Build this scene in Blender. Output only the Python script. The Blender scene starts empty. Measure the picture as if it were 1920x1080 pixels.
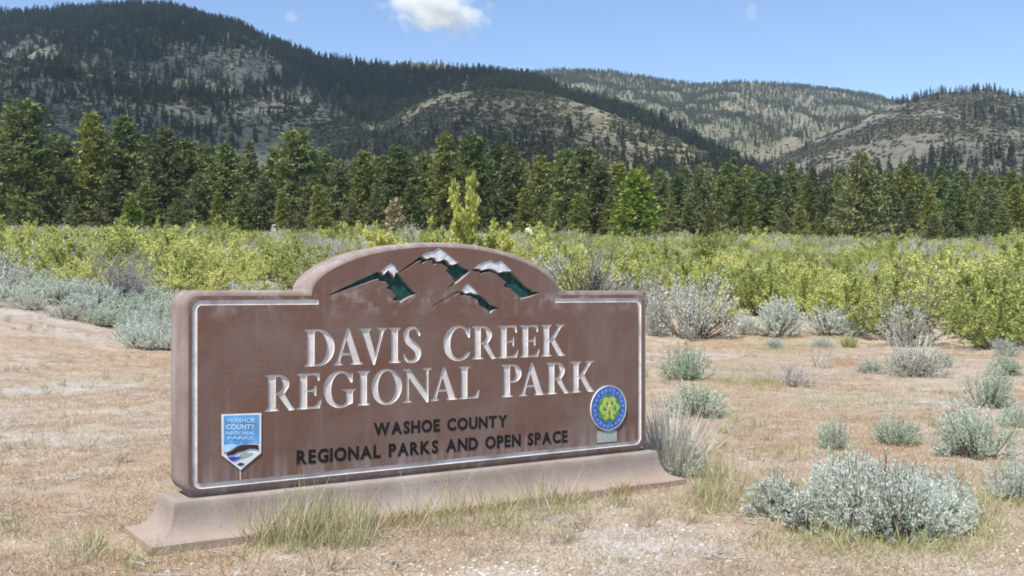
import bpy, math, random
import numpy as np
from mathutils import Vector

# ------------------------------------------------------------------ camera, sky, sun, exposure
scene = bpy.context.scene
C = scene.collection
EYE, F, CX, CY = 1.54, 2000.0, 960.0, 545.0      # eye height; focal length and principal point in photograph pixels

cam_data = bpy.data.cameras.new("camera")
cam_data.sensor_width = 36.0
cam_data.lens = 36.0 * F / 1920.0
cam_data.shift_y = 5.0 / 1920.0
cam_data.clip_start = 0.05
cam_data.clip_end = 60000.0
cam = bpy.data.objects.new("camera", cam_data)
cam.location = (0, 0, EYE)
cam.rotation_euler = (math.radians(90), 0, 0)
C.objects.link(cam)
scene.camera = cam

SUN_EL, SUN_AZ = math.radians(58), math.radians(209)      # azimuth clockwise from +Y (view direction)
SUN = Vector((math.sin(SUN_AZ) * math.cos(SUN_EL), math.cos(SUN_AZ) * math.cos(SUN_EL), math.sin(SUN_EL)))
world = bpy.data.worlds.new("World")
scene.world = world
world.use_nodes = True
wn = world.node_tree.nodes
wn.clear()
sky = wn.new("ShaderNodeTexSky")
sky.sky_type = 'NISHITA'
sky.sun_disc = False
sky.sun_elevation = SUN_EL
sky.sun_rotation = SUN_AZ
sky.altitude = 1500
sky.air_density = 0.85
sky.dust_density = 0.15
sky.ozone_density = 1.5
bg = wn.new("ShaderNodeBackground")
bg.inputs["Strength"].default_value = 0.15
wo = wn.new("ShaderNodeOutputWorld")
world.node_tree.links.new(sky.outputs[0], bg.inputs[0])
world.node_tree.links.new(bg.outputs[0], wo.inputs[0])

sl = bpy.data.lights.new("sun", 'SUN')
sl.energy = 4.9
sl.angle = math.radians(0.53)
sl.color = (1.0, 0.955, 0.89)
so = bpy.data.objects.new("sun", sl)
so.rotation_euler = SUN.to_track_quat('Z', 'Y').to_euler()
so.location = (-40, -60, 120)
C.objects.link(so)

vs = scene.view_settings
vs.view_transform = 'Standard'
vs.look = 'None'
vs.exposure = 0.46
vs.gamma = 1.0
vs.use_curve_mapping = False
scene.cycles.max_bounces = 8
scene.cycles.diffuse_bounces = 3
scene.cycles.transparent_max_bounces = 32
scene.cycles.volume_bounces = 6
scene.cycles.use_denoising = True
scene.cycles.filter_width = 1.8

# ------------------------------------------------------------------ helpers
rng = np.random.default_rng(11)
random.seed(5)


def tag(o, label=None, cat=None, group=None, kind=None):
    if label: o["label"] = label
    if cat: o["category"] = cat
    if group: o["group"] = group
    if kind: o["kind"] = kind
    return o


def mesh(name, verts, faces, mats=(), smooth=False, mat_idx=None):
    me = bpy.data.meshes.new(name)
    verts = np.asarray(verts, dtype=np.float32)
    if isinstance(faces, np.ndarray):
        n, k = faces.shape
        me.vertices.add(len(verts)); me.vertices.foreach_set("co", verts.ravel())
        me.loops.add(n * k); me.loops.foreach_set("vertex_index", faces.astype(np.int32).ravel())
        me.polygons.add(n)
        me.polygons.foreach_set("loop_start", np.arange(n, dtype=np.int32) * k)
        me.update(calc_edges=True)
    else:
        me.from_pydata([tuple(map(float, v)) for v in verts], [], faces)
    for m in (mats if isinstance(mats, (list, tuple)) else [mats]):
        me.materials.append(m)
    if mat_idx is not None:
        me.polygons.foreach_set("material_index", np.asarray(mat_idx, dtype=np.int32))
    if smooth:
        me.polygons.foreach_set("use_smooth", [True] * len(me.polygons))
    me.validate(); me.update()
    return me


def obj(name, me, parent=None, link=True):
    o = bpy.data.objects.new(name, me)
    if link: C.objects.link(o)
    if parent: o.parent = parent
    return o


def empty(name, loc=(0, 0, 0), rz=0.0):
    o = bpy.data.objects.new(name, None)
    o.empty_display_size = 0.2
    o.location = loc
    o.rotation_euler = (0, 0, rz)
    C.objects.link(o)
    return o


def sstep(a, b, x):
    t = np.clip((np.asarray(x, dtype=float) - a) / (b - a), 0, 1)
    return t * t * (3 - 2 * t)


def vnoise(x, y, seed=0):
    x = np.asarray(x, dtype=float); y = np.asarray(y, dtype=float)
    xi = np.floor(x).astype(np.int64); yi = np.floor(y).astype(np.int64)
    xf = x - xi; yf = y - yi

    def h(a, b):
        n = (a * 374761393 + b * 668265263 + seed * 982451653) & 0x7fffffff
        n = ((n ^ (n >> 13)) * 1274126177) & 0x7fffffff
        return ((n ^ (n >> 16)) & 0xffff) / 65535.0
    u = xf * xf * (3 - 2 * xf); v = yf * yf * (3 - 2 * yf)
    return ((h(xi, yi) * (1 - u) + h(xi + 1, yi) * u) * (1 - v) + (h(xi, yi + 1) * (1 - u) + h(xi + 1, yi + 1) * u) * v) * 2 - 1


def fbm(x, y, seed=0, octv=4):
    s = 0.0; a = 1.0; t = 0.0
    for i in range(octv):
        s = s + a * vnoise(np.asarray(x) * 2 ** i, np.asarray(y) * 2 ** i, seed + i * 17)
        t += a; a *= 0.5
    return s / t


class NT:
    """small wrapper to write node materials"""
    def __init__(self, name):
        self.m = bpy.data.materials.new(name); self.m.use_nodes = True
        self.t = self.m.node_tree; self.t.nodes.clear()
        self.out = self.n("ShaderNodeOutputMaterial")

    def n(self, typ, **kw):
        x = self.t.nodes.new(typ)
        for k, v in kw.items(): setattr(x, k, v)
        return x

    def l(self, a, b): self.t.links.new(a, b)

    def put(self, sock, v):
        if hasattr(v, "is_output"): self.l(v, sock)
        else: sock.default_value = v

    def noise(self, scale, detail=4, rough=0.55, vec=None, dist=0.0):
        x = self.n("ShaderNodeTexNoise")
        x.inputs["Scale"].default_value = scale; x.inputs["Detail"].default_value = detail
        x.inputs["Roughness"].default_value = rough; x.inputs["Distortion"].default_value = dist
        if vec is not None: self.l(vec, x.inputs["Vector"])
        return x.outputs["Fac"]

    def ramp(self, fac, stops):
        x = self.n("ShaderNodeValToRGB")
        el = x.color_ramp.elements
        while len(el) < len(stops): el.new(0.5)
        for e, (p, c) in zip(el, stops):
            e.position = p; e.color = (*c, 1) if len(c) == 3 else c
        self.l(fac, x.inputs[0])
        return x.outputs["Color"]

    def mix(self, fac, a, b, blend='MIX'):
        x = self.n("ShaderNodeMix", data_type='RGBA', blend_type=blend)
        self.put(x.inputs[0], fac)
        self.put(x.inputs[6], (*a, 1) if isinstance(a, tuple) and len(a) == 3 else a)
        self.put(x.inputs[7], (*b, 1) if isinstance(b, tuple) and len(b) == 3 else b)
        return x.outputs[2]

    def math(self, op, a, b=0.0, clamp=False):
        x = self.n("ShaderNodeMath", operation=op, use_clamp=clamp)
        self.put(x.inputs[0], a); self.put(x.inputs[1], b)
        return x.outputs[0]

    def mapr(self, v, a, b, c=0.0, d=1.0):
        x = self.n("ShaderNodeMapRange")
        self.put(x.inputs[0], v)
        for i, q in enumerate((a, b, c, d)): x.inputs[i + 1].default_value = q
        return x.outputs[0]

    def pos(self, scale=(1, 1, 1), obj=False):
        if obj: s = self.n("ShaderNodeTexCoord").outputs["Object"]
        else: s = self.n("ShaderNodeNewGeometry").outputs["Position"]
        mp = self.n("ShaderNodeMapping"); mp.inputs["Scale"].default_value = scale
        self.l(s, mp.inputs[0])
        return mp.outputs[0]

    def bsdf(self, col, rough=0.85, spec=0.2, bump=None, bstr=0.3, bdist=0.01):
        b = self.n("ShaderNodeBsdfPrincipled")
        self.put(b.inputs["Base Color"], (*col, 1) if isinstance(col, tuple) and len(col) == 3 else col)
        self.put(b.inputs["Roughness"], rough)
        b.inputs["Specular IOR Level"].default_value = spec
        if bump is not None:
            bp = self.n("ShaderNodeBump"); bp.inputs["Strength"].default_value = bstr; bp.inputs["Distance"].default_value = bdist
            self.l(bump, bp.inputs["Height"]); self.l(bp.outputs[0], b.inputs["Normal"])
        self.l(b.outputs[0], self.out.inputs[0])
        return b


def foliage_mat(name, c1, c2, trans=0.35, vscale=3.0, third=None, spec=0.25, rough=0.55, ovar=0.5):
    m = NT(name)
    oi = m.n("ShaderNodeObjectInfo").outputs["Random"]
    at = m.n("ShaderNodeAttribute", attribute_name="tint").outputs["Fac"]
    nz = m.noise(vscale, 2, vec=m.pos())
    f = m.math('ADD', m.math('MULTIPLY', at, 0.5), m.math('MULTIPLY', nz, 0.5))
    f = m.math('ADD', f, m.math('MULTIPLY', m.math('SUBTRACT', oi, 0.5), ovar), clamp=True)
    st = [(0.15, c1), (0.8, c2)] if third is None else [(0.1, c1), (0.55, c2), (0.95, third)]
    col = m.ramp(f, st)
    b = m.n("ShaderNodeBsdfPrincipled")
    m.l(col, b.inputs["Base Color"]); b.inputs["Roughness"].default_value = rough
    b.inputs["Specular IOR Level"].default_value = spec
    t = m.n("ShaderNodeBsdfTranslucent"); m.l(col, t.inputs[0])
    mx = m.n("ShaderNodeMixShader"); mx.inputs[0].default_value = trans
    m.l(b.outputs[0], mx.inputs[1]); m.l(t.outputs[0], mx.inputs[2])
    m.l(mx.outputs[0], m.out.inputs[0])
    return m.m


def flat_mat(name, c, rough=0.8, var=0.15, scale=8.0, spec=0.2):
    m = NT(name)
    nz = m.noise(scale, 4, vec=m.pos(obj=True))
    col = m.ramp(nz, [(0.3, tuple(v * (1 - var) for v in c)), (0.7, tuple(min(1, v * (1 + var)) for v in c))])
    m.bsdf(col, rough, spec)
    return m.m


# ------------------------------------------------------------------ terrain functions
def ground_z(X, Y):
    X = np.asarray(X, dtype=float); Y = np.asarray(Y, dtype=float)
    z = np.where(Y > 24, 0.064 * np.maximum(Y - 30, 0) + 0.02 * np.clip(Y - 24, 0, 6) * 0, 0.0)
    z = np.where(Y > 200, 10.88 + (Y - 200) * 0.082, z)
    z = np.where(Y > 700, 51.9 + (Y - 700) * 0.02, z)
    z = np.where(Y > 3000, 97.9, z)
    z = z - 0.012 * np.clip(X, -150, 150) * sstep(30, 200, Y)
    z = z + 1.15 * sstep(-7.5, -15.5, X) * sstep(12, 30, Y) * (1 - 0.7 * sstep(40, 110, Y))
    z = z + 0.05 * fbm(X * 0.35, Y * 0.35, 3, 3) * sstep(8, 14, np.hypot(X, Y)) + 0.012 * fbm(X * 2.1, Y * 2.1, 9, 2)
    z = z + 0.25 * fbm(X * 0.05, Y * 0.05, 21, 2) * sstep(40, 90, Y)
    return z


def px2world(px, py_base):
    """photograph pixel of a thing's foot on the near ground -> world point"""
    lo, hi = 3.0, 260.0
    u = (px - CX) / F
    Y = lo
    ys = np.concatenate([np.linspace(3, 40, 1500), np.linspace(40, 260, 1500)])
    zs = ground_z(u * ys, ys)
    py = CY + (EYE - zs) / ys * F
    k = np.argmax(py <= py_base)
    Y = ys[k] if k > 0 else ys[-1]
    return Vector((u * Y, Y, float(ground_z(u * Y, Y))))


# ground material: dry soil, pale straw, red-brown cheatgrass litter, grey gravel
m = NT("ground_soil")
p = m.pos()
big = m.noise(0.22, 4, 0.6, p)
mid = m.noise(1.3, 5, 0.65, p, 0.6)
fine = m.noise(38, 3, 0.7, p)
grit = m.noise(140, 2, 0.7, p)
c = m.ramp(mid, [(0.30, (0.33, 0.225, 0.15)), (0.48, (0.395, 0.305, 0.222)), (0.66, (0.50, 0.42, 0.335))])
c = m.mix(m.mapr(big, 0.5, 0.66), c, (0.47, 0.44, 0.40))
c = m.mix(m.mapr(big, 0.47, 0.34), c, (0.40, 0.275, 0.18))
c = m.mix(m.mapr(fine, 0.5, 0.72, 0, 0.55), c, (0.24, 0.18, 0.12))
c = m.mix(m.mapr(grit, 0.58, 0.75, 0, 0.6), c, (0.66, 0.60, 0.53))
sep = m.n("ShaderNodeSeparateXYZ"); m.l(m.n("ShaderNodeNewGeometry").outputs["Position"], sep.inputs[0])
far = m.mapr(sep.outputs[1], 32, 60)
c = m.mix(far, c, m.ramp(mid, [(0.3, (0.20, 0.17, 0.09)), (0.7, (0.33, 0.29, 0.17))]))
hb = m.math('ADD', fine, m.math('MULTIPLY', grit, 0.5))
m.bsdf(c, 0.95, 0.1, hb, 0.7, 0.02)
M_ground = m.m

az = np.concatenate([np.arange(-180, -36, 4.0), np.arange(-36, 36.001, 0.25), np.arange(40, 180, 4.0)])
rad = np.concatenate([[0.4, 1, 2], np.geomspace(3, 40, 130), np.geomspace(41, 1500, 110), np.geomspace(1700, 30000, 14)])
A, Rr = np.meshgrid(np.radians(az), rad)
X = np.sin(A) * Rr; Y = np.cos(A) * Rr
Z = ground_z(X, np.maximum(Y, -50)); 
na, nr = len(az), len(rad)
V = np.stack([X, Y, Z], -1).reshape(-1, 3)
i, j = np.meshgrid(np.arange(nr - 1), np.arange(na), indexing="ij")
Fq = np.stack([i * na + j, i * na + (j + 1) % na, (i + 1) * na + (j + 1) % na, (i + 1) * na + j], -1).reshape(-1, 4)
V = np.vstack([V, [[0, 0, float(ground_z(0, 0))]]])
gm = mesh("ground", V, Fq, M_ground, True)
tag(obj("ground", gm), "dry tan ground with straw and bare soil", None, None, "structure")

# ------------------------------------------------------------------ hills
def hill_mat(name, soil, sage, sp=1.0):
    m = NT(name)
    p = m.pos()
    a = m.noise(0.004, 5, 0.6, p)
    b = m.noise(0.03, 5, 0.7, p)
    s = m.noise(0.16, 3, 0.75, p)
    c = m.ramp(b, [(0.3, tuple(v * 0.8 for v in soil)), (0.5, soil), (0.72, tuple(min(1, v * 1.22) for v in soil))])
    c = m.mix(m.mapr(a, 0.36, 0.58, 0, 0.8), c, tuple(sage))
    c = m.mix(m.mapr(s, 0.47, 0.6, 0, 0.85 * sp), c, tuple(v * 0.55 for v in sage))
    m.bsdf(c, 0.95, 0.05, s, 0.5, 2.0)
    return m.m


M_hill1 = hill_mat("hillside_scrub", (0.27, 0.245, 0.20), (0.15, 0.16, 0.11))
M_hill2 = hill_mat("hillside_pale", (0.255, 0.22, 0.165), (0.135, 0.14, 0.085), 0.95)
M_hill3 = hill_mat("hillside_mauve", (0.25, 0.22, 0.185), (0.14, 0.138, 0.11), 0.95)


class Hill:
    def __init__(s, prof, depth, base, zb, power, seed, amp):
        s.pp = np.array(prof, float); s.dd = np.array(depth, float); s.bb = np.array(base, float)
        s.zb, s.power, s.seed, s.amp = zb, power, seed, amp

    def at(s, px, t):
        px = np.asarray(px, float); t = np.asarray(t, float)
        Dr = np.interp(px, s.dd[:, 0], s.dd[:, 1]); Db = np.interp(px, s.bb[:, 0], s.bb[:, 1])
        py = np.interp(px, s.pp[:, 0], s.pp[:, 1]) + 3.0 * fbm(px / 45.0, px * 0 + 3.3, s.seed, 3)
        zr = EYE + (CY - py) / F * Dr
        Yv = Db + (Dr - Db) * t
        u = (px - CX) / F
        Xv = u * Yv
        tf = np.clip(t, -0.4, 1)
        z = s.zb + (zr - s.zb) * np.sign(tf) * np.abs(tf) ** s.power
        w = np.clip(4 * tf * (1 - tf), 0, 1)
        g = fbm(Xv / 170 + 0.3 * fbm(Xv / 300, Yv / 300, s.seed + 5), Yv / 520, s.seed + 1, 4)
        z = z + s.amp * w * (g - 0.35 * np.abs(fbm(Xv / 90, Yv / 260, s.seed + 2, 3)))
        back = np.clip(t - 1, 0, None)
        z = z - back * (Dr - Db) * 0.45 * (0.3 + back)
        return Xv, Yv, z

    def build(s, name, mat, nx, nt):
        px = np.linspace(s.pp[0, 0], s.pp[-1, 0], nx)
        t = np.concatenate([np.linspace(-0.12, 1, nt), np.linspace(1.03, 2.2, 14)])
        P, T = np.meshgrid(px, t)
        Xv, Yv, z = s.at(P, T)
        n2 = len(t)
        i, j = np.meshgrid(np.arange(n2 - 1), np.arange(nx - 1), indexing="ij")
        f = np.stack([i * nx + j, i * nx + j + 1, (i + 1) * nx + j + 1, (i + 1) * nx + j], -1).reshape(-1, 4)
        o = obj(name, mesh(name, np.stack([Xv, Yv, z], -1).reshape(-1, 3), f, mat, True))
        tag(o, None, None, None, "structure")
        return o


H_main = Hill([(-900, 120), (-500, 60), (-200, 40), (0, 28), (150, 20), (250, 11), (330, 20), (450, 55), (520, 86), (600, 116), (690, 128), (780, 134),
               (860, 139), (940, 145), (1000, 152), (1060, 178), (1150, 205), (1230, 232), (1290, 262), (1340, 292), (1420, 330), (1560, 400), (1800, 470)],
              [(-900, 1900), (0, 1750), (400, 1650), (700, 1550), (1000, 1350), (1340, 1000), (1800, 800)],
              [(-900, 700), (700, 700), (1000, 640), (1340, 560), (1800, 500)], 30, 1.15, 4, 75)
H_spur = Hill([(-900, 180), (-300, 120), (-100, 105), (0, 108), (120, 120), (200, 140), (350, 170), (480, 186), (560, 200), (640, 222), (730, 262), (800, 300), (900, 345), (1050, 400), (1200, 440)],
              [(-900, 1100), (400, 1000), (800, 800), (1200, 640)], [(-900, 420), (700, 420), (1200, 400)], 18, 1.1, 14, 34)
H_knoll = Hill([(560, 400), (640, 310), (700, 250), (760, 205), (830, 178), (900, 168), (980, 170), (1050, 182), (1120, 203), (1200, 236), (1280, 268), (1340, 300), (1420, 345), (1540, 400), (1700, 450)],
               [(560, 950), (1000, 900), (1340, 760), (1700, 620)], [(560, 430), (1700, 420)], 20, 1.05, 24, 14)
H_mid = Hill([(500, 190), (640, 140), (700, 124), (760, 116), (830, 121), (900, 134), (1000, 170), (1150, 230)],
             [(500, 2500), (1150, 2500)], [(500, 1500), (1150, 1500)], 90, 1.0, 34, 40)
H_back = Hill([(700, 190), (860, 150), (960, 138), (1040, 131), (1150, 135), (1250, 153), (1330, 160), (1390, 153), (1480, 159), (1560, 169), (1640, 181), (1760, 200), (1920, 215), (2200, 200), (2800, 240)],
              [(700, 3300), (2800, 3100)], [(700, 1500), (1300, 1150), (1600, 1100), (2800, 1500)], 85, 0.95, 44, 75)
H_right = Hill([(1240, 400), (1340, 350), (1450, 300), (1560, 252), (1640, 210), (1700, 190), (1760, 176), (1850, 169), (1920, 182), (2050, 190), (2300, 150), (2800, 180)],
               [(1240, 900), (1640, 1350), (1900, 1500), (2800, 1600)], [(1240, 480), (2800, 520)], 24, 1.0, 54, 30)
H_main.build("mountain", M_hill1, 420, 120)
H_spur.build("foothill", M_hill1, 300, 80)
H_knoll.build("foothill", M_hill2, 220, 80)
H_mid.build("far_ridge", M_hill2, 120, 60)
H_back.build("far_ridge", M_hill2, 320, 110)
H_right.build("hill", M_hill3, 260, 100)

# ------------------------------------------------------------------ plant builders (blades = thin leaf faces)
def blades(P, D, L, W, roll=None, bend=0.0, tip=0.35):
    """quads from root P along unit direction D, length L, width W"""
    n = len(P)
    D = D / (np.linalg.norm(D, axis=1, keepdims=True) + 1e-9)
    r = rng.normal(size=(n, 3))
    S = np.cross(D, r); S /= (np.linalg.norm(S, axis=1, keepdims=True) + 1e-9)
    L = np.broadcast_to(np.asarray(L, float), (n,))[:, None]; W = np.broadcast_to(np.asarray(W, float), (n,))[:, None]
    T = P + D * L
    T[:, 2] -= bend * L[:, 0]
    M = P + D * L * 0.5
    v = np.stack([P, M + S * W * 0.5, T, M - S * W * 0.5], 1).reshape(-1, 3)
    f = np.arange(n * 4).reshape(-1, 4)
    return v, f


def tubes(segs, sides=3):
    """segs: list of (p0, p1, r0, r1)"""
    vs_, fs = [], []
    for p0, p1, r0, r1 in segs:
        p0 = np.asarray(p0, float); p1 = np.asarray(p1, float)
        d = p1 - p0; d /= (np.linalg.norm(d) + 1e-9)
        a = np.cross(d, (0.31, 0.87, 0.38)); a /= (np.linalg.norm(a) + 1e-9); b = np.cross(d, a)
        k = len(vs_)
        for p, r in ((p0, r0), (p1, r1)):
            for s in range(sides):
                an = 2 * math.pi * s / sides
                vs_.append(p + (a * math.cos(an) + b * math.sin(an)) * r)
        for s in range(sides):
            fs.append((k + s, k + (s + 1) % sides, k + sides + (s + 1) % sides, k + sides + s))
    return np.array(vs_).reshape(-1, 3), np.array(fs).reshape(-1, 4)


def leafmesh(name, v, f, mat):
    me = mesh(name, v, f, mat)
    at = me.attributes.new("tint", 'FLOAT', 'FACE')
    at.data.foreach_set("value", rng.random(len(me.polygons)).astype(np.float32))
    return me


M_pine = [foliage_mat("pine_needles", (0.078, 0.112, 0.040), (0.21, 0.258, 0.09), 0.3, 0.5),
          foliage_mat("pine_needles_olive", (0.12, 0.145, 0.040), (0.285, 0.305, 0.085), 0.3, 0.5),
          foliage_mat("pine_needles_grey", (0.10, 0.12, 0.055), (0.245, 0.265, 0.115), 0.3, 0.5)]
M_brightpine = foliage_mat("pine_needles_bright", (0.13, 0.19, 0.035), (0.30, 0.38, 0.075), 0.3, 0.5)
M_deadpine = foliage_mat("pine_needles_brown", (0.30, 0.235, 0.14), (0.48, 0.39, 0.24), 0.15, 0.5)
M_hillpine = foliage_mat("hill_pine_needles", (0.024, 0.038, 0.024), (0.060, 0.080, 0.040), 0.15, 0.02)
M_backpine = foliage_mat("far_pine_needles", (0.055, 0.072, 0.034), (0.115, 0.135, 0.058), 0.15, 0.02)
M_bark = flat_mat("pine_bark", (0.10, 0.075, 0.06), 0.95, 0.3, 3.0)
M_bitter = foliage_mat("bitterbrush_leaves", (0.27, 0.31, 0.10), (0.56, 0.59, 0.19), 0.42, 0.3, (0.76, 0.74, 0.32), ovar=0.8, spec=0.1, rough=0.7)
M_shoot = foliage_mat("shoot_leaves", (0.48, 0.50, 0.13), (0.72, 0.70, 0.22), 0.45, 0.7)
M_olive = foliage_mat("olive_shrub_leaves", (0.22, 0.23, 0.12), (0.36, 0.36, 0.21), 0.3, 0.7)
M_sage = foliage_mat("sage_leaves", (0.40, 0.445, 0.355), (0.60, 0.64, 0.545), 0.42, 2.5, (0.76, 0.79, 0.70), ovar=0.22)
M_sagegreen = foliage_mat("green_sage_leaves", (0.33, 0.40, 0.27), (0.50, 0.57, 0.43), 0.4, 2.5, (0.66, 0.71, 0.58), ovar=0.25)
M_sagegrey = foliage_mat("grey_sage_leaves", (0.36, 0.36, 0.30), (0.54, 0.54, 0.46), 0.35, 2.5, (0.66, 0.65, 0.58), ovar=0.3)
M_paleshrub = foliage_mat("pale_stems", (0.55, 0.51, 0.42), (0.70, 0.66, 0.57), 0.2, 2.0)
M_stem = flat_mat("grey_wood", (0.17, 0.145, 0.12), 0.95, 0.3, 12)
M_deadwood = flat_mat("bleached_wood", (0.42, 0.39, 0.36), 0.95, 0.25, 12)
M_straw = foliage_mat("straw_grass", (0.38, 0.305, 0.20), (0.56, 0.485, 0.365), 0.3, 0.6)
M_red = foliage_mat("red_cheatgrass", (0.38, 0.235, 0.135), (0.50, 0.35, 0.22), 0.3, 0.6)
M_green = foliage_mat("green_grass", (0.27, 0.29, 0.12), (0.46, 0.45, 0.24), 0.3, 1.0)
M_stone = flat_mat("pale_gravel", (0.50, 0.485, 0.465), 0.9, 0.25, 40)


def pine_mesh(seed, mat, H=20.0, spread=3.3, bare=0.06, dens=1.0, droop=0.0, step=0.55, prof=0.8):
    r = np.random.default_rng(seed)
    P, D, L = [], [], []
    segs = []
    z = H * bare + 0.4
    lean = r.normal(0, 0.012, 2)
    sect = r.uniform(0.72, 1.12, 7)
    while z < H - 0.3:
        h = (z - H * bare) / (H * (1 - bare))
        base_len = spread * min(1.0, (0.72 + 1.6 * h)) * (1 - h) ** prof + 0.3
        nb = r.integers(4, 7)
        a0 = r.uniform(0, 6.28)
        for b in range(nb):
            a = a0 + 6.28 * b / nb + r.normal(0, 0.25)
            ln = base_len * r.uniform(0.6, 1.15) * sect[int((a % 6.283) / 6.284 * 7)]
            if r.random() > 0.93 * dens + 0.05: continue
            up = 0.30 - 0.35 * (1 - h) + r.normal(0, 0.1) - droop
            d = np.array([math.cos(a), math.sin(a), up]); d /= np.linalg.norm(d)
            o = np.array([lean[0] * z, lean[1] * z, z + r.normal(0, 0.12)])
            if ln > 1.0: segs.append((o, o + d * ln * 0.9, 0.05, 0.015))
            nt = max(2, int(ln / 0.36))
            for k in range(nt):
                q = (k + r.uniform(0.2, 0.9)) / nt
                if q < 0.22: continue
                pt = o + d * ln * q
                side = np.array([-math.sin(a), math.cos(a), 0]) * r.normal(0, 0.30 * ln * 0.5 * (1 - 0.5 * q))
                pt = pt + side + np.array([0, 0, 0.12 * ln * q * q + r.normal(0, 0.08)])
                nn = 5
                dd = d[None] * 0.7 + r.normal(0, 0.75, (nn, 3)) + np.array([0, 0, 0.45])
                P.append(np.repeat(pt[None], nn, 0)); D.append(dd); L.append(r.uniform(0.5, 1.0, nn))
        z += step * r.uniform(0.75, 1.25) * (1 - 0.35 * h)
    P = np.vstack(P); D = np.vstack(D); L = np.concatenate(L)
    v, f = blades(P, D, L, L * 0.42)
    crown = leafmesh("crown", v, f, mat)
    n = 9
    tr = []
    for k in range(n):
        z0, z1 = H * 0.97 * k / n - (0.4 if k == 0 else 0), H * 0.97 * (k + 1) / n
        r0, r1 = 0.30 * (1 - k / n) + 0.03, 0.30 * (1 - (k + 1) / n) + 0.03
        tr.append(((lean[0] * z0, lean[1] * z0, z0), (lean[0] * z1, lean[1] * z1, z1), r0, r1))
    v1, f1 = tubes(tr, 7); v2, f2 = tubes(segs, 3)
    trunk = mesh("trunk", np.vstack([v1, v2]), np.vstack([f1, f2 + len(v1)]), M_bark)
    return crown, trunk


def small_conifer(seed, mat, H=16.0, n=130, spread=2.4):
    r = np.random.default_rng(seed)
    h = np.sort(r.uniform(0.06, 1, n)) ** 0.9
    a = r.uniform(0, 6.28, n)
    R = spread * (1 - h) ** 0.85 * r.uniform(0.2, 1, n) ** 0.5
    P = np.stack([np.cos(a) * R * 0.45, np.sin(a) * R * 0.45, h * H], 1)
    D = np.stack([np.cos(a) * 0.9, np.sin(a) * 0.9, r.uniform(-0.1, 0.8, n)], 1)
    v, f = blades(P, D, 0.9 + R * 0.8, 1.3 - 0.7 * h)
    t, tf = tubes([((0, 0, -1.0), (0, 0, H * 0.95), 0.28, 0.05)], 4)
    me = leafmesh("far_conifer", np.vstack([v, t]), np.vstack([f, tf + len(v)]), mat)
    me.materials.append(M_bark)
    mi = np.zeros(len(me.polygons), np.int32); mi[len(f):] = 1
    me.polygons.foreach_set("material_index", mi)
    return me


def bitter_mesh(seed, mat, nb=13, nt=13, nl=13, H=1.6, R=1.0, leaf=0.062):
    """upright, many-stemmed shrub with short twigs clothed in small leaves"""
    r = np.random.default_rng(seed)
    P, D, segs = [], [], []
    for b in range(nb):
        a = 6.28 * b / nb + r.normal(0, 0.4)
        tilt = r.uniform(0.05, 1.7)
        ln = H * r.uniform(0.62, 1.08) * (1 - 0.24 * tilt)
        d = np.array([math.cos(a) * tilt * R, math.sin(a) * tilt * R, 1.0]); d /= np.linalg.norm(d)
        o = np.array([math.cos(a), math.sin(a), 0]) * r.uniform(0, 0.18)
        bendv = np.array([math.cos(a), math.sin(a), -0.2]) * r.uniform(-0.1, 0.22)
        pts = [o + d * ln * q + bendv * q * q * ln for q in np.linspace(0, 1, 5)]
        for k in range(4): segs.append((pts[k], pts[k + 1], 0.018 * (1 - k / 4.5), 0.018 * (1 - (k + 1) / 4.5)))
        for t in range(nt):
            q = 0.12 + 0.88 * r.random() ** 0.65
            k = min(3, int(q * 4)); pt = pts[k] + (pts[k + 1] - pts[k]) * (q * 4 - k)
            td = d * 0.8 + r.normal(0, 0.65, 3) + np.array([0, 0, 0.3]); td /= np.linalg.norm(td)
            tl = r.uniform(0.16, 0.42) * (1.15 - 0.5 * q)
            qs = r.uniform(0.1, 1.05, nl)[:, None]
            P.append(pt + td * tl * qs); D.append(td * 0.5 + r.normal(0, 0.8, (nl, 3)) + np.array([0, 0, 0.3]))
            if t % 3 == 0: segs.append((pt, pt + td * tl, 0.006, 0.003))
    P = np.vstack(P); D = np.vstack(D)
    v, f = blades(P, D, r.uniform(0.6, 1.25, len(P)) * leaf, leaf * 0.62)
    fol = leafmesh("foliage", v, f, mat)
    v2, f2 = tubes(segs, 3)
    return fol, mesh("stems", v2, f2, M_stem)


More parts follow.
